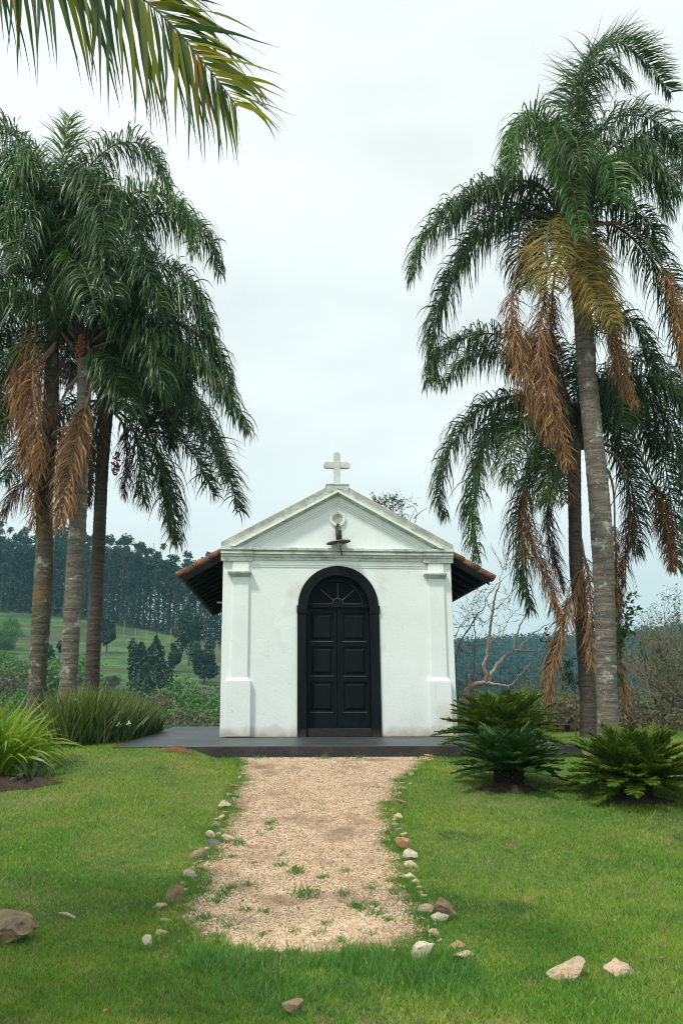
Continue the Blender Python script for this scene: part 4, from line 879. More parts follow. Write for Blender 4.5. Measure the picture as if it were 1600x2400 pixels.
for sd_ in (-1, 1):
    t = np.clip(np.linspace(.16, .995, n) + RNG.uniform(-.3, .3, n) / n, 0, 1); f = t * 89; i0 = np.minimum(f.astype(int), 88); frc = (f - i0)[:, None]
    pos = P[i0] * (1 - frc) + P[i0 + 1] * frc; TT = Tn[i0]
    if sd_ < 0:      # the row that hangs straight down
        d0 = TT * (.15 + .5 * t[:, None] ** 3) + np.array([.0, .22, -1.0]) + RNG.normal(0, .10, (n, 3)); ll = np.interp((1 - t) * ln, [0, .12, .3, .5, .8, 1.1, 1.6, 3], [.22, .36, .48, .62, .74, .82, .80, .74]); dr = np.full(n, .07)
    else:            # the row that sweeps forward beyond the stalk
        d0 = TT * 1.0 + np.array([.75, .15, .52]) * np.interp(t, [0, .75, 1], [1.2, 1.0, .75])[:, None] + RNG.normal(0, .10, (n, 3)); ll = np.interp(t, [0, .3, .6, .8, .92, 1], [.6, .62, .66, .60, .50, .34]); dr = RNG.uniform(.04, .17, n)
    ll = ll * RNG.uniform(.85, 1.12, n)
    r_ = RNG.random(n); r_ = r_ * .75 + .25 * np.clip((t - .6) * 2, 0, .9) * (sd_ > 0) + .05; r_ = np.where(RNG.random(n) < .02, .99, np.minimum(r_, .92))
    V, F, C = ribbons(pos, d0, ll, RNG.uniform(.020, .038, n) * np.interp(t, [0, .8, 1], [1.12, 1.0, .6]), dr, np.cross(TT, [0, .9, -.2]) * .35 + TT + RNG.normal(0, .35, (n, 3)), m=9, prof=np.array([.35, .8, 1, .98, .88, .72, .52, .32, .16, .02]), jit=.035, colr=r_)
    V_all.append(V); F_all.append(F + k0); C_all.append(C); k0 += len(V)
V2, F2 = tubenp(P, np.linspace(.016, .003, 90), 7)
ff = link('frond', npmesh('frond', V2, F2, M['bark_dark'], smooth=True), root)
link('leaflets', npmesh('leaflets', np.vstack(V_all), np.vstack(F_all), M['fore'], np.vstack(C_all)), ff)
ff['label'] = 'broad frond hanging into the top left corner'

# ------------------------------------------------------------------ cycads
def cycad(u, v, label, nf, Lr, leaf, seed, elmin=.12, th=.22, lean=0.):
    p = gp(u, v); org = np.array([p[0], p[1], surf(p[0], p[1])]); root = tag(empty('cycad', tuple(org)), label, 'cycad', 'cycads by the terrace')
    rs = random.Random(seed); mb = MB().tube([(0, 0, -.05), (0, 0, th * .6), (0, 0, th)], [.13, .15, .10], 14)
    for i in range(90):
        a = rs.uniform(0, 6.28); z = rs.uniform(0, th); d = Vector((math.cos(a), math.sin(a), 0)); c = Vector((0, 0, z)) + d * .13; mb.tube([c, c + d * .06 + Vector((0, 0, .03))], [.025, .012], 5)
    mb.build('trunk', M['cycad_trunk'], root)
    for i in range(nf):
        q = i / nf; a = i * 2.39996 + rs.uniform(-.15, .15); el = elmin + (1.32 - elmin) * (1 - q) ** .95 + rs.uniform(-.06, .06); ln = Lr * rs.uniform(.85, 1.08) * (1.0 - .18 * (1 - q))
        d = Vector((math.cos(a), math.sin(a), 0)); up = Vector((0, 0, 1)); c = Vector((0, 0, th)); pts = [c]; e = el
        for s in range(4):
            c = c + (d * math.cos(e) + up * math.sin(e)) * ln / 4; pts.append(c); e -= rs.uniform(.08, .20) * (1.1 - .1 * q)
        frond([np.array(x) + org for x in pts], org, root, 'frond', leaf=leaf, L_=.17 * Lr / .8, per=120 / Lr * .9, w_=.012, droop=.03, plum=.12, t0=.12, rr=.010, fwd=.85, out_=.85, m=2, tipl=.3, jit=.02)
    return root
cycad(1178, 1772, 'cycad growing against the terrace edge, yellowish green and highest of the three', 84, 1.06, 'cycad', 2, elmin=.10, th=.22)
cycad(1193, 1842, 'cycad in front of the terrace, darker bluish green, in its own soil bed', 70, .78, 'cycad_b', 3, elmin=.10, th=.15)
cycad(1490, 1868, 'widest cycad on the lawn at the right edge of the picture', 90, .92, 'cycad', 4, th=.13, elmin=.05)

# ------------------------------------------------------------------ strap plant and tuft hedge
def clump(name, label, cat, cx, cy, rx, ry, n, h0, h1, w_, m, lean, droop, mseg=6, seed=0, part='leaves', parent=None, prof=None):
    z = surf(cx, cy); root = tag(empty(name, (cx, cy, z)), label, cat)
    a = RNG.uniform(0, 2 * np.pi, n); r = np.sqrt(RNG.random(n)); x = r * np.cos(a) * rx; y = r * np.sin(a) * ry
    base = np.stack([x, y, np.array([surf(cx + i, cy + j) - z for i, j in zip(x, y)])], 1)
    d0 = np.stack([np.cos(a) * r * lean + RNG.normal(0, .22, n), np.sin(a) * r * lean + RNG.normal(0, .22, n), np.ones(n)], 1)
    th = RNG.uniform(0, 6.28, n)
    V, F, C = ribbons(base, d0, RNG.uniform(h0, h1, n) * (1 - .25 * r), RNG.uniform(.7, 1.2, n) * w_, RNG.uniform(.3, 1.4, n) * droop, np.stack([np.cos(th), np.sin(th), 0 * th], 1), m=mseg, prof=prof if prof is not None else np.interp(np.linspace(0, 1, mseg + 1), [0, .3, .6, 1], [.6, 1, .85, .04]), jit=.05)
    link(part, npmesh(part, V, F, m, C), root); return root
p = gp(20, 1812)
clump('strap_leaf_plant', 'big bright yellow green strap leaved plant at the left edge', 'plant', p[0] - .50, p[1] + .1, .55, .5, 470, .8, 1.35, .052, M['strap'], .75, .30)
for (u, v, s) in ((150, 1812, 1), (95, 1822, 1)):
    q = gp(u, v)
clump('broad_leaf_sprout', 'few broad dark green leaves below the strap leaved plant', 'plant', gp(78, 1828)[0], gp(78, 1828)[1], .22, .15, 16, .25, .45, .055, M['tuft'], .9, .35)
p = gp(265, 1752); p2 = gp(190, 1756)
hz = tag(empty('tuft_hedge', (p[0], p[1], surf(p[0], p[1]))), 'dense dark green clump of upright grassy leaves left of the terrace', 'plant')
n = 3800; q = RNG.random(n); P0 = np.array([gp(158, 1752)[0] , gp(158, 1752)[1] + .25]); P1 = np.array([-3.95, 18.6])
cx = P0[0] + (P1[0] - P0[0]) * q - p[0]; cy = P0[1] + (P1[1] - P0[1]) * q - p[1]; offs = RNG.normal(0, .16, (n, 2)); ex = RNG.normal(0, 1, n)
bx_ = cx + offs[:, 0]; by_ = cy + offs[:, 1] * 1.3; kx = bx_ < -3.38 - p[0] - (by_ + p[1] - 12.98) * .0837; bx_, by_ = bx_[kx], by_[kx]; n = len(bx_)
base = np.stack([bx_, by_, H(bx_ + p[0], by_ + p[1]) - H(p[0], p[1])], 1)
d0 = np.stack([offs[kx][:, 0] * .5 + RNG.normal(-.05, .26, n), offs[kx][:, 1] * .5 + RNG.normal(0, .26, n), np.ones(n)], 1); th = RNG.uniform(0, 6.28, n)
V, F, C = ribbons(base, d0, RNG.uniform(.6, 1.08, n) * (1 - .22 * q[kx]), RNG.uniform(.020, .034, n), RNG.uniform(.02, .26, n), np.stack([np.cos(th), np.sin(th), 0 * th], 1), m=5, jit=.04)
link('leaves', npmesh('leaves', V, F, M['tuft'], C), hz)
for (u, v) in ((175, 1640), (278, 1698), (301, 1695)):
    c = Vector(at(u, v, 14.2) - np.array([p[0], p[1], surf(p[0], p[1])])); mb = MB()
    for k in range(5):
        a = k * 1.257; d = Vector((math.cos(a), .2, math.sin(a))); mb.add([c, c + d * .03 + Vector((-.01, 0, .01)), c + d * .045, c + d * .03 + Vector((.01, 0, -.01))], [(0, 1, 2, 3)])
    mb.build('flower', M['petal'], hz)

# ------------------------------------------------------------------ bare tree to the right of the chapel
def zz(x, y): return (1000 + x / 4.057, 1120 + y / 4.057)
def polytree(root, org, Y, branches, m, name='branch', jitY=1.2, sc=4.057, conv=zz, seed=1, nring=7):
    rs = random.Random(seed); mb = MB(); ends = []
    for br in branches:
        dyy = br[0]; pts = []; rad = []
        for i, (x, y, wd) in enumerate(br[1]):
            u, v = conv(x, y); yy = Y + dyy * i / max(1, len(br[1]) - 1); pts.append(at(u, v, yy) - org); rad.append(wd / sc / 2000. * yy * .5 * (1.22 if sc > 2 else 1))
        P, ln = catmull(pts, max(8, len(pts) * 4)); rr_ = np.interp(np.linspace(0, 1, len(P)), np.linspace(0, 1, len(rad)), rad)
        P[1:-1] += np.array([[rs.gauss(0, 1), 0, rs.gauss(0, 1)] for _ in range(len(P) - 2)]) * .012
        mb.tube([Vector(q) for q in P], list(rr_), nring); ends.append((P, rr_))
    return mb, ends
def twigs(ends, rs, n, L_, r0=.006, up=.3, lo=.35):
    """short side twigs, returns ribbon bases"""
    segs = []
    for P, rr_ in ends:
        for i in range(n):
            k = int(len(P) * rs.uniform(lo, 1)) - 1; a = P[k]; d = nrm(np.array([rs.gauss(0, 1), rs.gauss(0, .7), rs.gauss(up, .8)])); l = L_ * rs.uniform(.4, 1.2)
            b = a + d * l * .5; c = b + nrm(d + np.array([rs.gauss(0, .4), rs.gauss(0, .4), .35])) * l * .5
            segs.append((a, b, c)); 
            for q in range(2):
                e = nrm(d + np.array([rs.gauss(0, .7), rs.gauss(0, .7), rs.gauss(.1, .5)])); segs.append((b, b + e * l * .25, b + e * l * .5))
    return segs
def twigmesh(mb, segs, r=.005):
    for a, b, c in segs: mb.tube([Vector(a), Vector(b), Vector(c)], [r, r * .7, r * .3], 3, cap=False)
bt0 = at(1087, 1735, 22.5); org = np.array([bt0[0], 22.5, surf(bt0[0], 22.5)])
bt = tag(empty('bare_tree', tuple(org)), 'pale leafless tree with bent trunk and curved limbs right of the chapel', 'tree')
br_ = [(0, [(365, 2560, 52), (368, 2300, 50), (365, 2150, 45), (365, 2050, 50), (400, 2000, 45), (480, 1960, 40), (560, 1945, 38), (595, 1950, 33)]),
 (-.5, [(560, 1950, 30), (565, 1880, 28), (537, 1800, 26), (542, 1750, 26), (575, 1680, 24), (590, 1560, 21), (600, 1420, 20), (622, 1280, 18), (640, 1150, 15), (685, 1010, 11), (690, 955, 6)]),
 (.6, [(585, 1950, 28), (612, 1860, 28), (680, 1760, 26), (750, 1680, 24), (830, 1645, 20), (940, 1640, 13), (1060, 1652, 5)]),
 (-.9, [(595, 1952, 22), (780, 1975, 15), (850, 1920, 13), (920, 1840, 12), (1000, 1760, 9), (1075, 1735, 4)]),
 (-.2, [(782, 1975, 8), (765, 2050, 7), (700, 2130, 4)]), (.5, [(820, 1640, 16), (832, 1550, 14), (878, 1430, 12), (940, 1290, 5)]),
 (.9, [(860, 1645, 14), (920, 1560, 12), (1000, 1490, 10), (1165, 1378, 5)]), (.1, [(940, 1645, 9), (947, 1570, 7), (935, 1500, 4)]),
 (.4, [(592, 1570, 10), (640, 1535, 9), (712, 1535, 5)]), (.6, [(700, 1530, 8), (740, 1420, 7), (800, 1310, 6), (880, 1238, 3)]), (.2, [(800, 1310, 5), (770, 1235, 3), (780, 1130, 2)]),
 (.7, [(625, 1275, 9), (720, 1180, 7), (840, 1050, 3)]), (-.5, [(618, 1285, 7), (560, 1150, 5), (520, 1050, 4)]), (.1, [(392, 1995, 15), (398, 1870, 11)]),
 (.2, [(690, 960, 6), (720, 880, 4), (690, 790, 3), (650, 715, 1.5)]), (.1, [(715, 900, 4), (742, 810, 3), (748, 735, 1.5)])]
mb, ends = polytree(bt, org, 22.5, br_, M['bark'], seed=4)
mb.build('trunk', M['bark'], bt, smooth=True)
mb = MB(); twigmesh(mb, twigs(ends[8:], random.Random(5), 7, .5), .006); mb.build('crown', M['twig'], bt)
bt0 = at(1066, 1735, 24.); org = np.array([bt0[0], 24., surf(bt0[0], 24.)])
dt = tag(empty('bare_tree', tuple(org)), 'dark leafless tree reaching up close against the chapel right wall', 'tree')
br_ = [(0, [(270, 2560, 30), (268, 2100, 28), (272, 1720, 26), (290, 1640, 22), (330, 1520, 17), (400, 1440, 14), (470, 1310, 12), (545, 1240, 12), (550, 1160, 8), (640, 1040, 6), (740, 950, 5), (810, 880, 2)]),
 (-.5, [(440, 2500, 14), (440, 1950, 12), (450, 1700, 11), (455, 1500, 10), (445, 1350, 9), (430, 1250, 6), (370, 1160, 3)]), (.3, [(455, 1620, 6), (500, 1590, 5), (590, 1575, 3)]),
 (.4, [(445, 1402, 6), (350, 1415, 5), (262, 1422, 4)]), (.3, [(262, 1520, 8), (320, 1400, 6), (400, 1290, 4), (425, 1220, 2)]), (-.3, [(432, 1670, 6), (370, 1665, 6), (310, 1630, 5)]),
 (.4, [(280, 2180, 11), (300, 2080, 10), (350, 2000, 7), (285, 1930, 4)]), (.4, [(430, 1260, 5), (440, 1180, 3), (470, 1080, 2)]), (-.4, [(445, 1350, 5), (500, 1330, 5), (490, 1400, 4), (530, 1380, 3), (590, 1390, 2)])]
mb, ends = polytree(dt, org, 24., br_, M['bark_dark'], seed=6); mb.build('trunk', M['bark_dark'], dt, smooth=True)
mb = MB(); tw = twigs(ends, random.Random(7), 9, .55); twigmesh(mb, tw, .006); mb.build('crown', M['bark_dark'], dt)
def leafcards(pts, size, m, name, root, rs=RNG):
    pts = np.asarray(pts); n = len(pts); a = nrm(rs.normal(0, 1, (n, 3))); b = nrm(np.cross(a, nrm(rs.normal(0, 1, (n, 3))))); s = size * rs.uniform(.6, 1.4, n)[:, None]
    V = np.stack([pts - a * s, pts - b * s * .45, pts + a * s, pts + b * s * .45], 1).reshape(-1, 3); C = np.zeros((n, 4, 2)); C[..., 1] = rs.random(n)[:, None]
    return link(name, npmesh(name, V, np.arange(4 * n).reshape(-1, 4), m, C.reshape(-1, 2)), root)
leafcards([s[2] for s in tw[::2]], .035, M['bark_dark'], 'leaves', dt)
tag(leafcards(LITTER, .014, M['dead_gold'], 'litter', None), 'dry leaf bits scattered over lawn and path', 'litter', kind='stuff')
# tree whose top shows over the chapel roof
bt0 = at(930, 1735, 28.); org = np.array([bt0[0], 28., surf(bt0[0], 28.)]); rt = tag(empty('tree_behind_roof', tuple(org)), 'sparse small leaved tree top showing above the right roof slope', 'tree')
ident = lambda x, y: (x, y)
br_ = [(0, [(925, 1760, 10), (935, 1500, 8), (940, 1300, 6), (950, 1240, 3), (968, 1205, 2.), (972, 1195, 1.2)]), (.5, [(940, 1300, 5), (925, 1220, 3), (920, 1180, 2), (928, 1158, 1)]), (-.3, [(922, 1200, 2), (905, 1185, 1.5), (885, 1178, 1)]), (.3, [(948, 1250, 3), (940, 1190, 1.5), (948, 1165, 1)]),
 (.3, [(968, 1215, 2.5), (985, 1200, 1.6), (1002, 1190, 1)]), (.2, [(972, 1225, 2), (976, 1200, 1.4), (966, 1185, 1)])]
mb, ends = polytree(rt, org, 28., br_, M['bark_dark'], sc=1., conv=ident, seed=9, nring=5); mb.build('trunk', M['bark_dark'], rt)
mb = MB(); tw = twigs(ends[1:4], random.Random(9), 26, .5, lo=.55); twigmesh(mb, tw, .006); mb.build('crown', M['bark_dark'], rt)
leafcards([s[2] for s in tw] + [s[1] for s in tw], .045, M['bushd'], 'leaves', rt)
# vine leaves by the right palm and at its frond tips
vn0 = at(1448, 1745, 18.6); org = np.array([vn0[0], 18.6, surf(vn0[0], 18.6)]); vn = tag(empty('climbing_plant', tuple(org)), 'leafy green climber growing up behind the thick right palm trunk', 'plant')
br_ = [(0, [(1446, 1745, 3), (1447, 1600, 3), (1444, 1500, 2.6), (1452, 1450, 2), (1470, 1410, 1.6), (1490, 1388, 1)]), (.1, [(1447, 1490, 2), (1468, 1450, 1.5), (1488, 1428, 1)]), (.1, [(1446, 1540, 2), (1462, 1470, 1.5), (1480, 1462, 1)]), (.1, [(1446, 1520, 2), (1456, 1500, 1.2), (1468, 1480, 1)])]
mb, ends = polytree(vn, org, 18.6, br_, M['bark_dark'], sc=1., conv=ident, seed=19, nring=5); mb.build('stem', M['bark_dark'], vn)
pl_ = []
for P, _ in ends:
    for q in P[int(len(P) * .35):]:
        for j in range(7): pl_.append(q + RNG.normal(0, .07, 3))
leafcards(pl_, .06, M['vine'], 'leaves', vn)
vg0 = at(1345, 1745, 20.8); org = np.array([vg0[0], 20.8, surf(vg0[0], 20.8)]); vg = tag(empty('climbing_plant', tuple(org)), 'dark leafy climber left of the second right palm trunk', 'plant')
br_ = [(0, [(1350, 1745, 3), (1348, 1640, 3), (1330, 1560, 2.4), (1300, 1520, 2), (1285, 1500, 1)]), (0, [(1345, 1620, 2), (1330, 1590, 2), (1322, 1575, 1)])]
mb, ends = polytree(vg, org, 20.8, br_, M['bark_dark'], sc=1., conv=ident, seed=19, nring=5); mb.build('stem', M['bark_dark'], vg)
pl_ = [q + RNG.normal(0, .10, 3) for P, _ in ends for q in P[int(len(P) * .5):] for j in range(14)]; leafcards(pl_, .06, M['bushd'], 'leaves', vg)
# wooden pallet behind the terrace
q = at(1312, 1742, 22.6); wp = tag(empty('wooden_pallet', (q[0], 22.6, surf(q[0], 22.6) + .0), R(4)), 'brown wooden pallet standing behind the terrace on the right', 'pallet'); zb = q[2] - surf(q[0], 22.6)
MB().box(-.33, .33, 0, .5, .18, .205).box(-.33, .33, 0, .5, .0, .02).build('deck', M['wood'], wp)
for x in (-.33, -.02, .27): MB().box(x, x + .06, 0, .5, .0205, .1795).build('block', M['wood'], wp)
wp.location.z = surf(q[0], 22.6) + max(.0, zb)

# ------------------------------------------------------------------ twiggy trees on the right
def twiggy(u, Y, hgt, spread, label, seed, leafn=1, mtw='twig', mlf='olive', lsize=.05, top=None, group=None, depth=5):
    rs = random.Random(seed); x = (u - 800) / 2000. * Y * 1.02; z = surf(x, Y); root = tag(empty('twiggy_tree', (x, Y, z)), label, 'tree', group)
    mb = MB(); fine = MB(); leaves = []
    def grow(p, d, l, r, dep):
        pts = [p]; rad = [r]; c = p
        for i in range(3):
            d = (d + Vector((rs.gauss(0, .20), rs.gauss(0, .20), rs.gauss(.03, .14)))).normalized(); c = c + d * l / 3; pts.append(c); rad.append(r * (1 - .13 * (i + 1)))
        (mb if dep > 2 else fine).tube(pts, rad, 5 if dep > 2 else 3, cap=False)
        if dep == 0 or (dep < 2 and rs.random() < .4):
            leaves.append(c); leaves.append(pts[2]); 
            if dep == 0: return
        nb = 3 if dep > 1 else 4
        for k in range(nb):
            st = pts[rs.choice((1, 2, 3))] if k else pts[3]; a = d.orthogonal().normalized(); a.rotate(Matrix.Rotation(rs.uniform(0, 6.28), 3, d)); sp = rs.uniform(.45, 1.1) if k else .25
            grow(st, (d + a * sp * spread + Vector((0, 0, .05))).normalized(), l * rs.uniform(.62, .82), r * .6, dep - 1)
    for k in range(4):
        a = rs.uniform(0, 6.28); grow(Vector((0, 0, 0)), Vector((math.cos(a) * .45, math.sin(a) * .45, 1)).normalized(), hgt * .30, hgt * .012, depth)
    mb.build('trunk', M['bark_dark'], root); fine.build('crown', M[mtw], root)
    lv = [np.array(p) for p in leaves for _ in range(leafn)]; lv = np.array(lv) + RNG.normal(0, .10, (len(lv), 3)); leafcards(lv, lsize, M[mlf], 'leaves', root)
twiggy(1560, 33., 6.6, 1.0, 'grey brown twiggy tree filling the right edge behind the palms', 21)
twiggy(1470, 38., 6.4, 1.0, 'thin brown twiggy tree just right of the thick palm trunk, beyond the lawn', 22, leafn=1)
twiggy(1290, 36., 4.6, 1.0, 'low brown thicket tree left of the palm trunks', 23, leafn=2, lsize=.06)
twiggy(1650, 30., 6.5, 1.0, 'twiggy tree with yellow green buds half outside the right edge', 24, leafn=2)
twiggy(1255, 44., 5.6, 1.1, 'pale budding tree between the bare tree and the palm trunks', 25, leafn=3, lsize=.07)

# ------------------------------------------------------------------ bushes and trees of the middle distance
def bushmesh(name, w_, h_, d_, nl, lsize, m, seed, cone=False, trunk=True, tm='bark_dark', lob=14):
    rs = np.random.default_rng(seed); pts = []
    if cone:
        z = 1 - rs.random(nl) ** .65; a = rs.uniform(0, 6.28, nl); tier = .86 + .14 * np.abs(np.sin(z * 21)); lobe = 1 + .30 * np.sin(a * 3 + z * 13 + seed) + .22 * np.sin(a * 7 - z * 19); r = (1 - z ** 1.35) * (.35 + .65 * np.minimum(1, z * 4 + .3)) * tier * lobe * np.sqrt(rs.uniform(.25, 1, nl))
        pts = np.stack([r * np.cos(a) * w_ / 2, r * np.sin(a) * d_ / 2, (.10 + .9 * z) * h_], 1)
    else:
        c = rs.normal(0, 1, (lob, 3)); c = nrm(c) * rs.uniform(.25, .72, (lob, 1)); rad = rs.uniform(.22, .42, lob); k = rs.integers(0, lob, nl); q = nrm(rs.normal(0, 1, (nl, 3))) * (rad[k] * rs.uniform(.55, 1.08, nl) )[:, None]
        pts = (c[k] + q) * [w_ / 2, d_ / 2, h_ / 2] + [0, 0, h_ * .52]; pts[:, 2] = np.maximum(pts[:, 2], .02 * h_)
    n = len(pts); a = nrm(rs.normal(0, 1, (n, 3))); b = nrm(np.cross(a, rs.normal(0, 1, (n, 3)))); s = lsize * rs.uniform(.5, 1.4, n)[:, None]
    V = np.stack([pts - a * s, pts - b * s * .6, pts + a * s, pts + b * s * .6], 1).reshape(-1, 3); C = np.zeros((n, 4, 2)); C[..., 1] = rs.random(n)[:, None]; C = C.reshape(-1, 2)
    me = npmesh(name, V, np.arange(4 * n).reshape(-1, 4), M[m], C)
    tme = None
    if trunk:
        P = np.array([[0, 0, -.3], [.02 * h_, 0, h_ * .4], [0, .01 * h_, h_ * .85]]); P, _ = catmull(P, 8); v, f = tubenp(P, np.linspace(.022 * h_, .006 * h_, 8), 6); tme = npmesh('trunk', v, f, M[tm])
    return me, tme
def place(me, tme, x, y, label, cat, group=None, sc=1., rz=0., name='bush', part='crown', z=None):
    o = empty(name, (x, y, (surf(x, y) if z is None else z)), rz); o.scale = (sc, sc, sc); tag(o, label, cat, group); link(part, me, o)
    if tme: link('trunk', tme, o)
    return o
def X(u, Y): return (u - 800) / 2000. * Y * 1.023
def ubush(u, Y, wm, hm, m, label, seed, nl=1500, ls=None, cone=False, name='bush', cat='bush', group=None, lob=14):
    me, t = bushmesh('crown', wm, hm, wm, nl, ls or Y * .0022, m, seed, cone, lob=lob); place(me, t, X(u, Y), Y, label, cat, group, name=name)
PINES = [(380, 140, 7.6, 10.9, 'largest dark conifer standing alone low on the pasture'), (345, 150, 4.6, 9.6, 'thinner conifer touching the largest one on its left'), (268, 190, 5.0, 8.6, 'small open crowned pine on the upper pasture right of the palm trunks'), (268, 128, 3.4, 5., 'young feathery pine low on the pasture by the dark palm trunk'),
         (455, 185, 7.0, 14.5, 'tall pine at the wood edge left of the chapel eave'), (492, 165, 7.5, 9.2, 'broad dark pine close against the chapel wall on the pasture'), (180, 170, 4.5, 6.5, 'dark bushy pine between the two left palm trunks'), (135, 150, 4.5, 8, 'pine behind the space between leftmost and middle palm trunks'), (420, 175, 3.5, 6, 'small pine behind the largest conifer')]
for i, (u, Y, wm, hm, lab) in enumerate(PINES): ubush(u, Y, wm, hm, 'pine', lab, 40 + i, 3200, Y * .0019, cone=(i in (0, 3)), name='pine_tree', cat='pine')
# shrubs on the left slope and by the terrace
mes = [bushmesh('crown', 6, 4.4, 6, 2800, .115, m, 60 + i, trunk=False, lob=26) for i, m in enumerate(('bushg', 'bushd', 'bushb', 'bushg', 'bushr', 'bushd'))]
rs = random.Random(3); cnt = 0
lab6 = ['bright green leafy shrub on the valley slope', 'dark green dense shrub on the valley slope', 'brownish half bare shrub on the valley slope', 'fresh green rounded shrub on the valley slope', 'reddish brown shrub on the valley slope', 'deep green spreading shrub on the valley slope']
cand = []
for i in range(80): cand.append((rs.uniform(-40, 235), rs.uniform(68, 140), rs.uniform(.7, 1.9), rs.choice((0, 0, 1, 2, 3, 3, 5))))
for i in range(84): cand.append((rs.uniform(215, 570), rs.uniform(60, 112), rs.uniform(.9, 2.0), rs.choice((0, 1, 1, 2, 3, 5, 5))))
for i in range(14): cand.append((rs.uniform(120, 330), rs.uniform(110, 150), rs.uniform(.4, .7), rs.choice((1, 2, 4, 5))))
for i in range(16): cand.append((rs.uniform(-60, 60), rs.uniform(150, 210), rs.uniform(.5, 1.), rs.choice((0, 1, 3, 5))))
for u, Y, s, k in cand:
    me, t = mes[k]; x = X(u, Y); place(me, None, x, Y, lab6[k], 'shrub', lab6[k].split(' on')[0] + 's left of the chapel', sc=s * (Y / 110) ** .6, rz=rs.uniform(0, 6), name='shrub', part='foliage')
# right side valley
labr = ['dark green round tree in the valley right of the chapel', 'reddish brown bare crowned tree in the valley right of the chapel', 'grey brown tree in the valley right of the chapel', 'olive green tree in the valley right of the chapel']
mr = [bushmesh('crown', 15, 12, 15, 1900, .42, m, 80 + i) for i, m in enumerate(('bushd', 'bushr', 'bushb', 'bushg'))]
for i in range(54):
    u = rs.uniform(1060, 1660); Y = rs.uniform(110, 330); k = rs.choice((0, 0, 1, 1, 2, 3)); me, t = mr[k]
    place(me, t, X(u, Y), Y, labr[k], 'tree', labr[k].split(' in')[0] + 's in the right valley', sc=rs.uniform(.55, .95) * (Y / 200) ** .3, rz=rs.uniform(0, 6), name='valley_tree')
# low scrub just beyond the lawn on the right
ms = [bushmesh('crown', 2.4, 1.7, 2.4, 1100, .055, m, 90 + i, trunk=False) for i, m in enumerate(('olive', 'bushg', 'bushb'))]
labs = ['yellow green scrub bush just beyond the right lawn edge', 'green scrub bush just beyond the right lawn edge', 'brown scrub bush just beyond the right lawn edge']
for i in range(34):
    u = rs.uniform(1080, 1680); Y = rs.uniform(27, 40); k = rs.choice((0, 1, 2, 2, 2)); place(ms[k][0], None, X(u, Y), Y, labs[k], 'scrub bush', labs[k].split(' just')[0] + 'es along the right lawn edge', sc=rs.uniform(.7, 1.25), rz=rs.uniform(0, 6), name='scrub_bush', part='foliage')
for i in range(16):
    u = rs.uniform(-60, 540); Y = rs.uniform(27, 40); me = ms[1][0]; place(me, None, X(u, Y), Y, 'low green bush on the slope just behind the left terrace edge', 'bush', 'low bushes behind the left terrace edge', sc=rs.uniform(.7, 1.2), rz=rs.uniform(0, 6), name='bush', part='foliage', z=surf(X(u, Y), Y) - .3)

# ------------------------------------------------------------------ eucalyptus wood on the ridge
def eucmesh(seed, h=25.):
    rs = np.random.default_rng(seed); nb = 12; cen = []; 
    for i in range(nb):
        z = h * rs.uniform(.50, .98); r = rs.uniform(.1, 1.9) * (1.2 - abs(z / h - .78) * 1.6); a = rs.uniform(0, 6.28); cen.append((r * math.cos(a), r * math.sin(a), z))
    cen = np.array(cen); k = rs.integers(0, nb, 620); rad = rs.uniform(.7, 1.5, nb); pts = cen[k] + nrm(rs.normal(0, 1, (620, 3))) * (rad[k] * rs.uniform(.3, 1, 620))[:, None] * [1, 1, .75]
    lw = rs.normal(0, 1.1, (190, 3)) * [1, 1, 0] + np.stack([np.zeros(190), np.zeros(190), rs.uniform(.02, .55, 190) * h], 1); pts = np.vstack([pts, lw])
    n = len(pts); a = nrm(rs.normal(0, 1, (n, 3))); b = nrm(np.cross(a, rs.normal(0, 1, (n, 3)))); s = .38 * rs.uniform(.5, 1.4, n)[:, None]
    V = np.stack([pts - a * s, pts - b * s * .5, pts + a * s, pts + b * s * .5], 1).reshape(-1, 3); C = np.zeros((n, 4, 2)); C[..., 1] = rs.random(n)[:, None]
    crown = npmesh('crown', V, np.arange(4 * n).reshape(-1, 4), M['euc'], C.reshape(-1, 2))
    mb = MB(); lx, ly = rs.normal(0, .4, 2); P, _ = catmull([(0, 0, -1), (lx, ly, h * .5), (lx * .4, ly * .3, h * .95)], 10); v, f = tubenp(P, np.linspace(.22, .06, 10), 5); vs = [v]; fs = [f]; kk = len(v)
    for c in cen[:8]:
        st = P[int(np.clip(c[2] / h * 9 - 1.5, 2, 8))]; v, f = tubenp(np.array([st, (st + c) / 2 + [0, 0, .3], c]), [.09, .06, .03], 4); vs.append(v); fs.append(f + kk); kk += len(v)
    return crown, npmesh('trunk', np.vstack(vs), np.vstack(fs), M['euc_trunk'])
EU = [eucmesh(200 + i) for i in range(6)]
rs = random.Random(12); ne = 0
for row in range(9):
    Y = 243 + row * 7; u = -70.
    while u < 560:
        dens = 1.0 if u < 330 else (.95 if row < 4 else .0)
        if row >= 6 and u > 230: dens = 0
        if rs.random() < dens and ne < 290:
            yy = Y + rs.uniform(-3, 3); x = X(u, yy); c, t = rs.choice(EU); hh_ = rs.uniform(.84, 1.10) * np.interp(u, [0, 330, 470, 560], [.98, 1.0, .95, .95])
            o = empty('eucalyptus_tree', (x, yy, float(T(x, yy)) - .5), rs.uniform(0, 6)); o.scale = (1, 1, hh_); tag(o, 'tall slim dark eucalyptus in the wood along the left ridge', 'eucalyptus', 'eucalyptus trees on the left ridge')
            link('crown', c, o); link('trunk', t, o); ne += 1
        u += rs.uniform(10, 17)
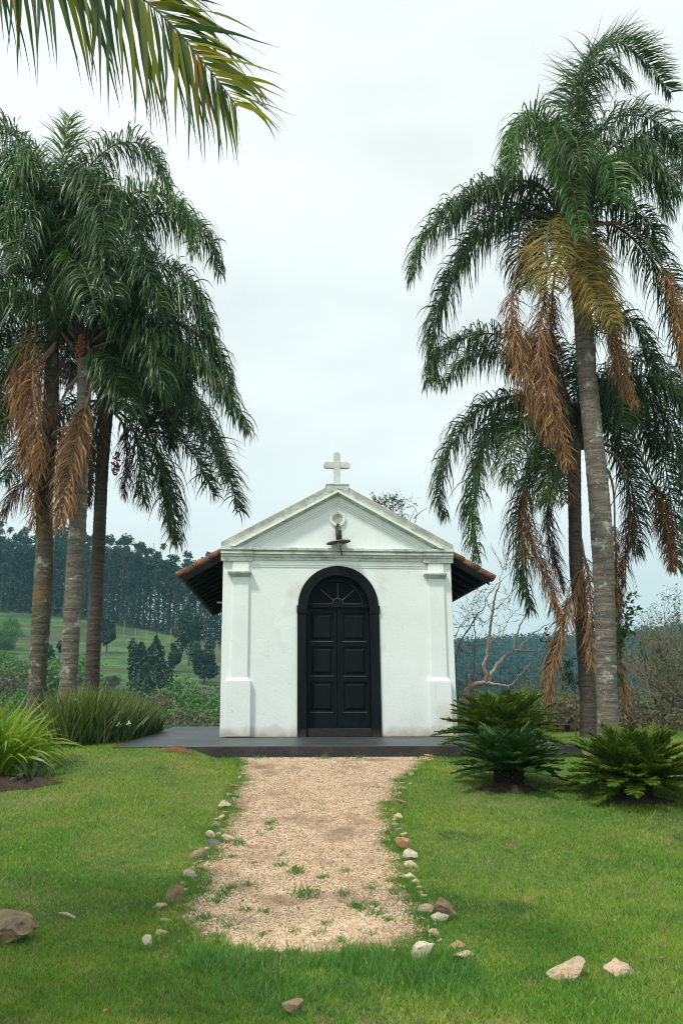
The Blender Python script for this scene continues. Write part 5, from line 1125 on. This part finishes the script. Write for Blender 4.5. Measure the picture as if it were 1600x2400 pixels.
# fence posts along the foot of the wood
for i, u in enumerate(np.linspace(120, 545, 17)):
    Y = 226; x = X(u, Y); h = 1.9 if i not in (7, 11) else 3.4
    o = MB().tube([(0, 0, -.3), (0, 0, h)], [.12, .10], 6).build('fence_post', M['post']); o.location = (x, Y, float(T(x, Y)))
    tag(o, 'thin pale fence post along the foot of the ridge wood' if h < 2 else 'taller pale pole in the fence line at the foot of the ridge wood', 'fence post', 'fence posts below the wood')
# far wood on the right hills: one mass
n = 15000; rs = np.random.default_rng(4); yy = rs.uniform(330, 790, n); s = rs.uniform(.02, .62, n); xx = s * yy; zz_ = T(xx, yy); k = rs.integers(0, 99, n)
hh = rs.uniform(5, 12, n); cards = []
for j in range(9):
    q = np.stack([xx + rs.normal(0, 2.2, n), yy + rs.normal(0, 2.2, n), zz_ + hh * rs.uniform(.1, 1.1, n)], 1); cards.append(q)
pts = np.vstack(cards); n = len(pts); a = nrm(rs.normal(0, 1, (n, 3)) * [1, 1, .8]); b = nrm(np.cross(a, rs.normal(0, 1, (n, 3)))); sz = 1.25 * rs.uniform(.5, 1.3, n)[:, None]
V = np.stack([pts - a * sz, pts - b * sz * .6, pts + a * sz, pts + b * sz * .6], 1).reshape(-1, 3)
tag(link('far_woods', npmesh('far_woods', V, np.arange(4 * n).reshape(-1, 4), M['farwood'])), 'wooded blue hills far off behind the right palms', 'woods', kind='stuff')

# ------------------------------------------------------------------ haze
hb = MB().box(-1300, 1300, -40, 1500, -14, 130).build('haze', None) if False else None
mh = bpy.data.materials.new('haze'); mh.use_nodes = True; n_ = mh.node_tree.nodes; n_.remove(n_['Principled BSDF']); pv = n_.new('ShaderNodeVolumePrincipled')
pv.inputs['Color'].default_value = (.34, .82, .95, 1); pv.inputs['Density'].default_value = .0004; pv.inputs['Anisotropy'].default_value = .2
mh.node_tree.links.new(pv.outputs[0], n_['Material Output'].inputs['Volume'])
o = MB().box(-2200, 2200, -60, 1700, -40, 140).build('haze', mh); tag(o, 'thin blue haze filling the valley', kind='stuff')
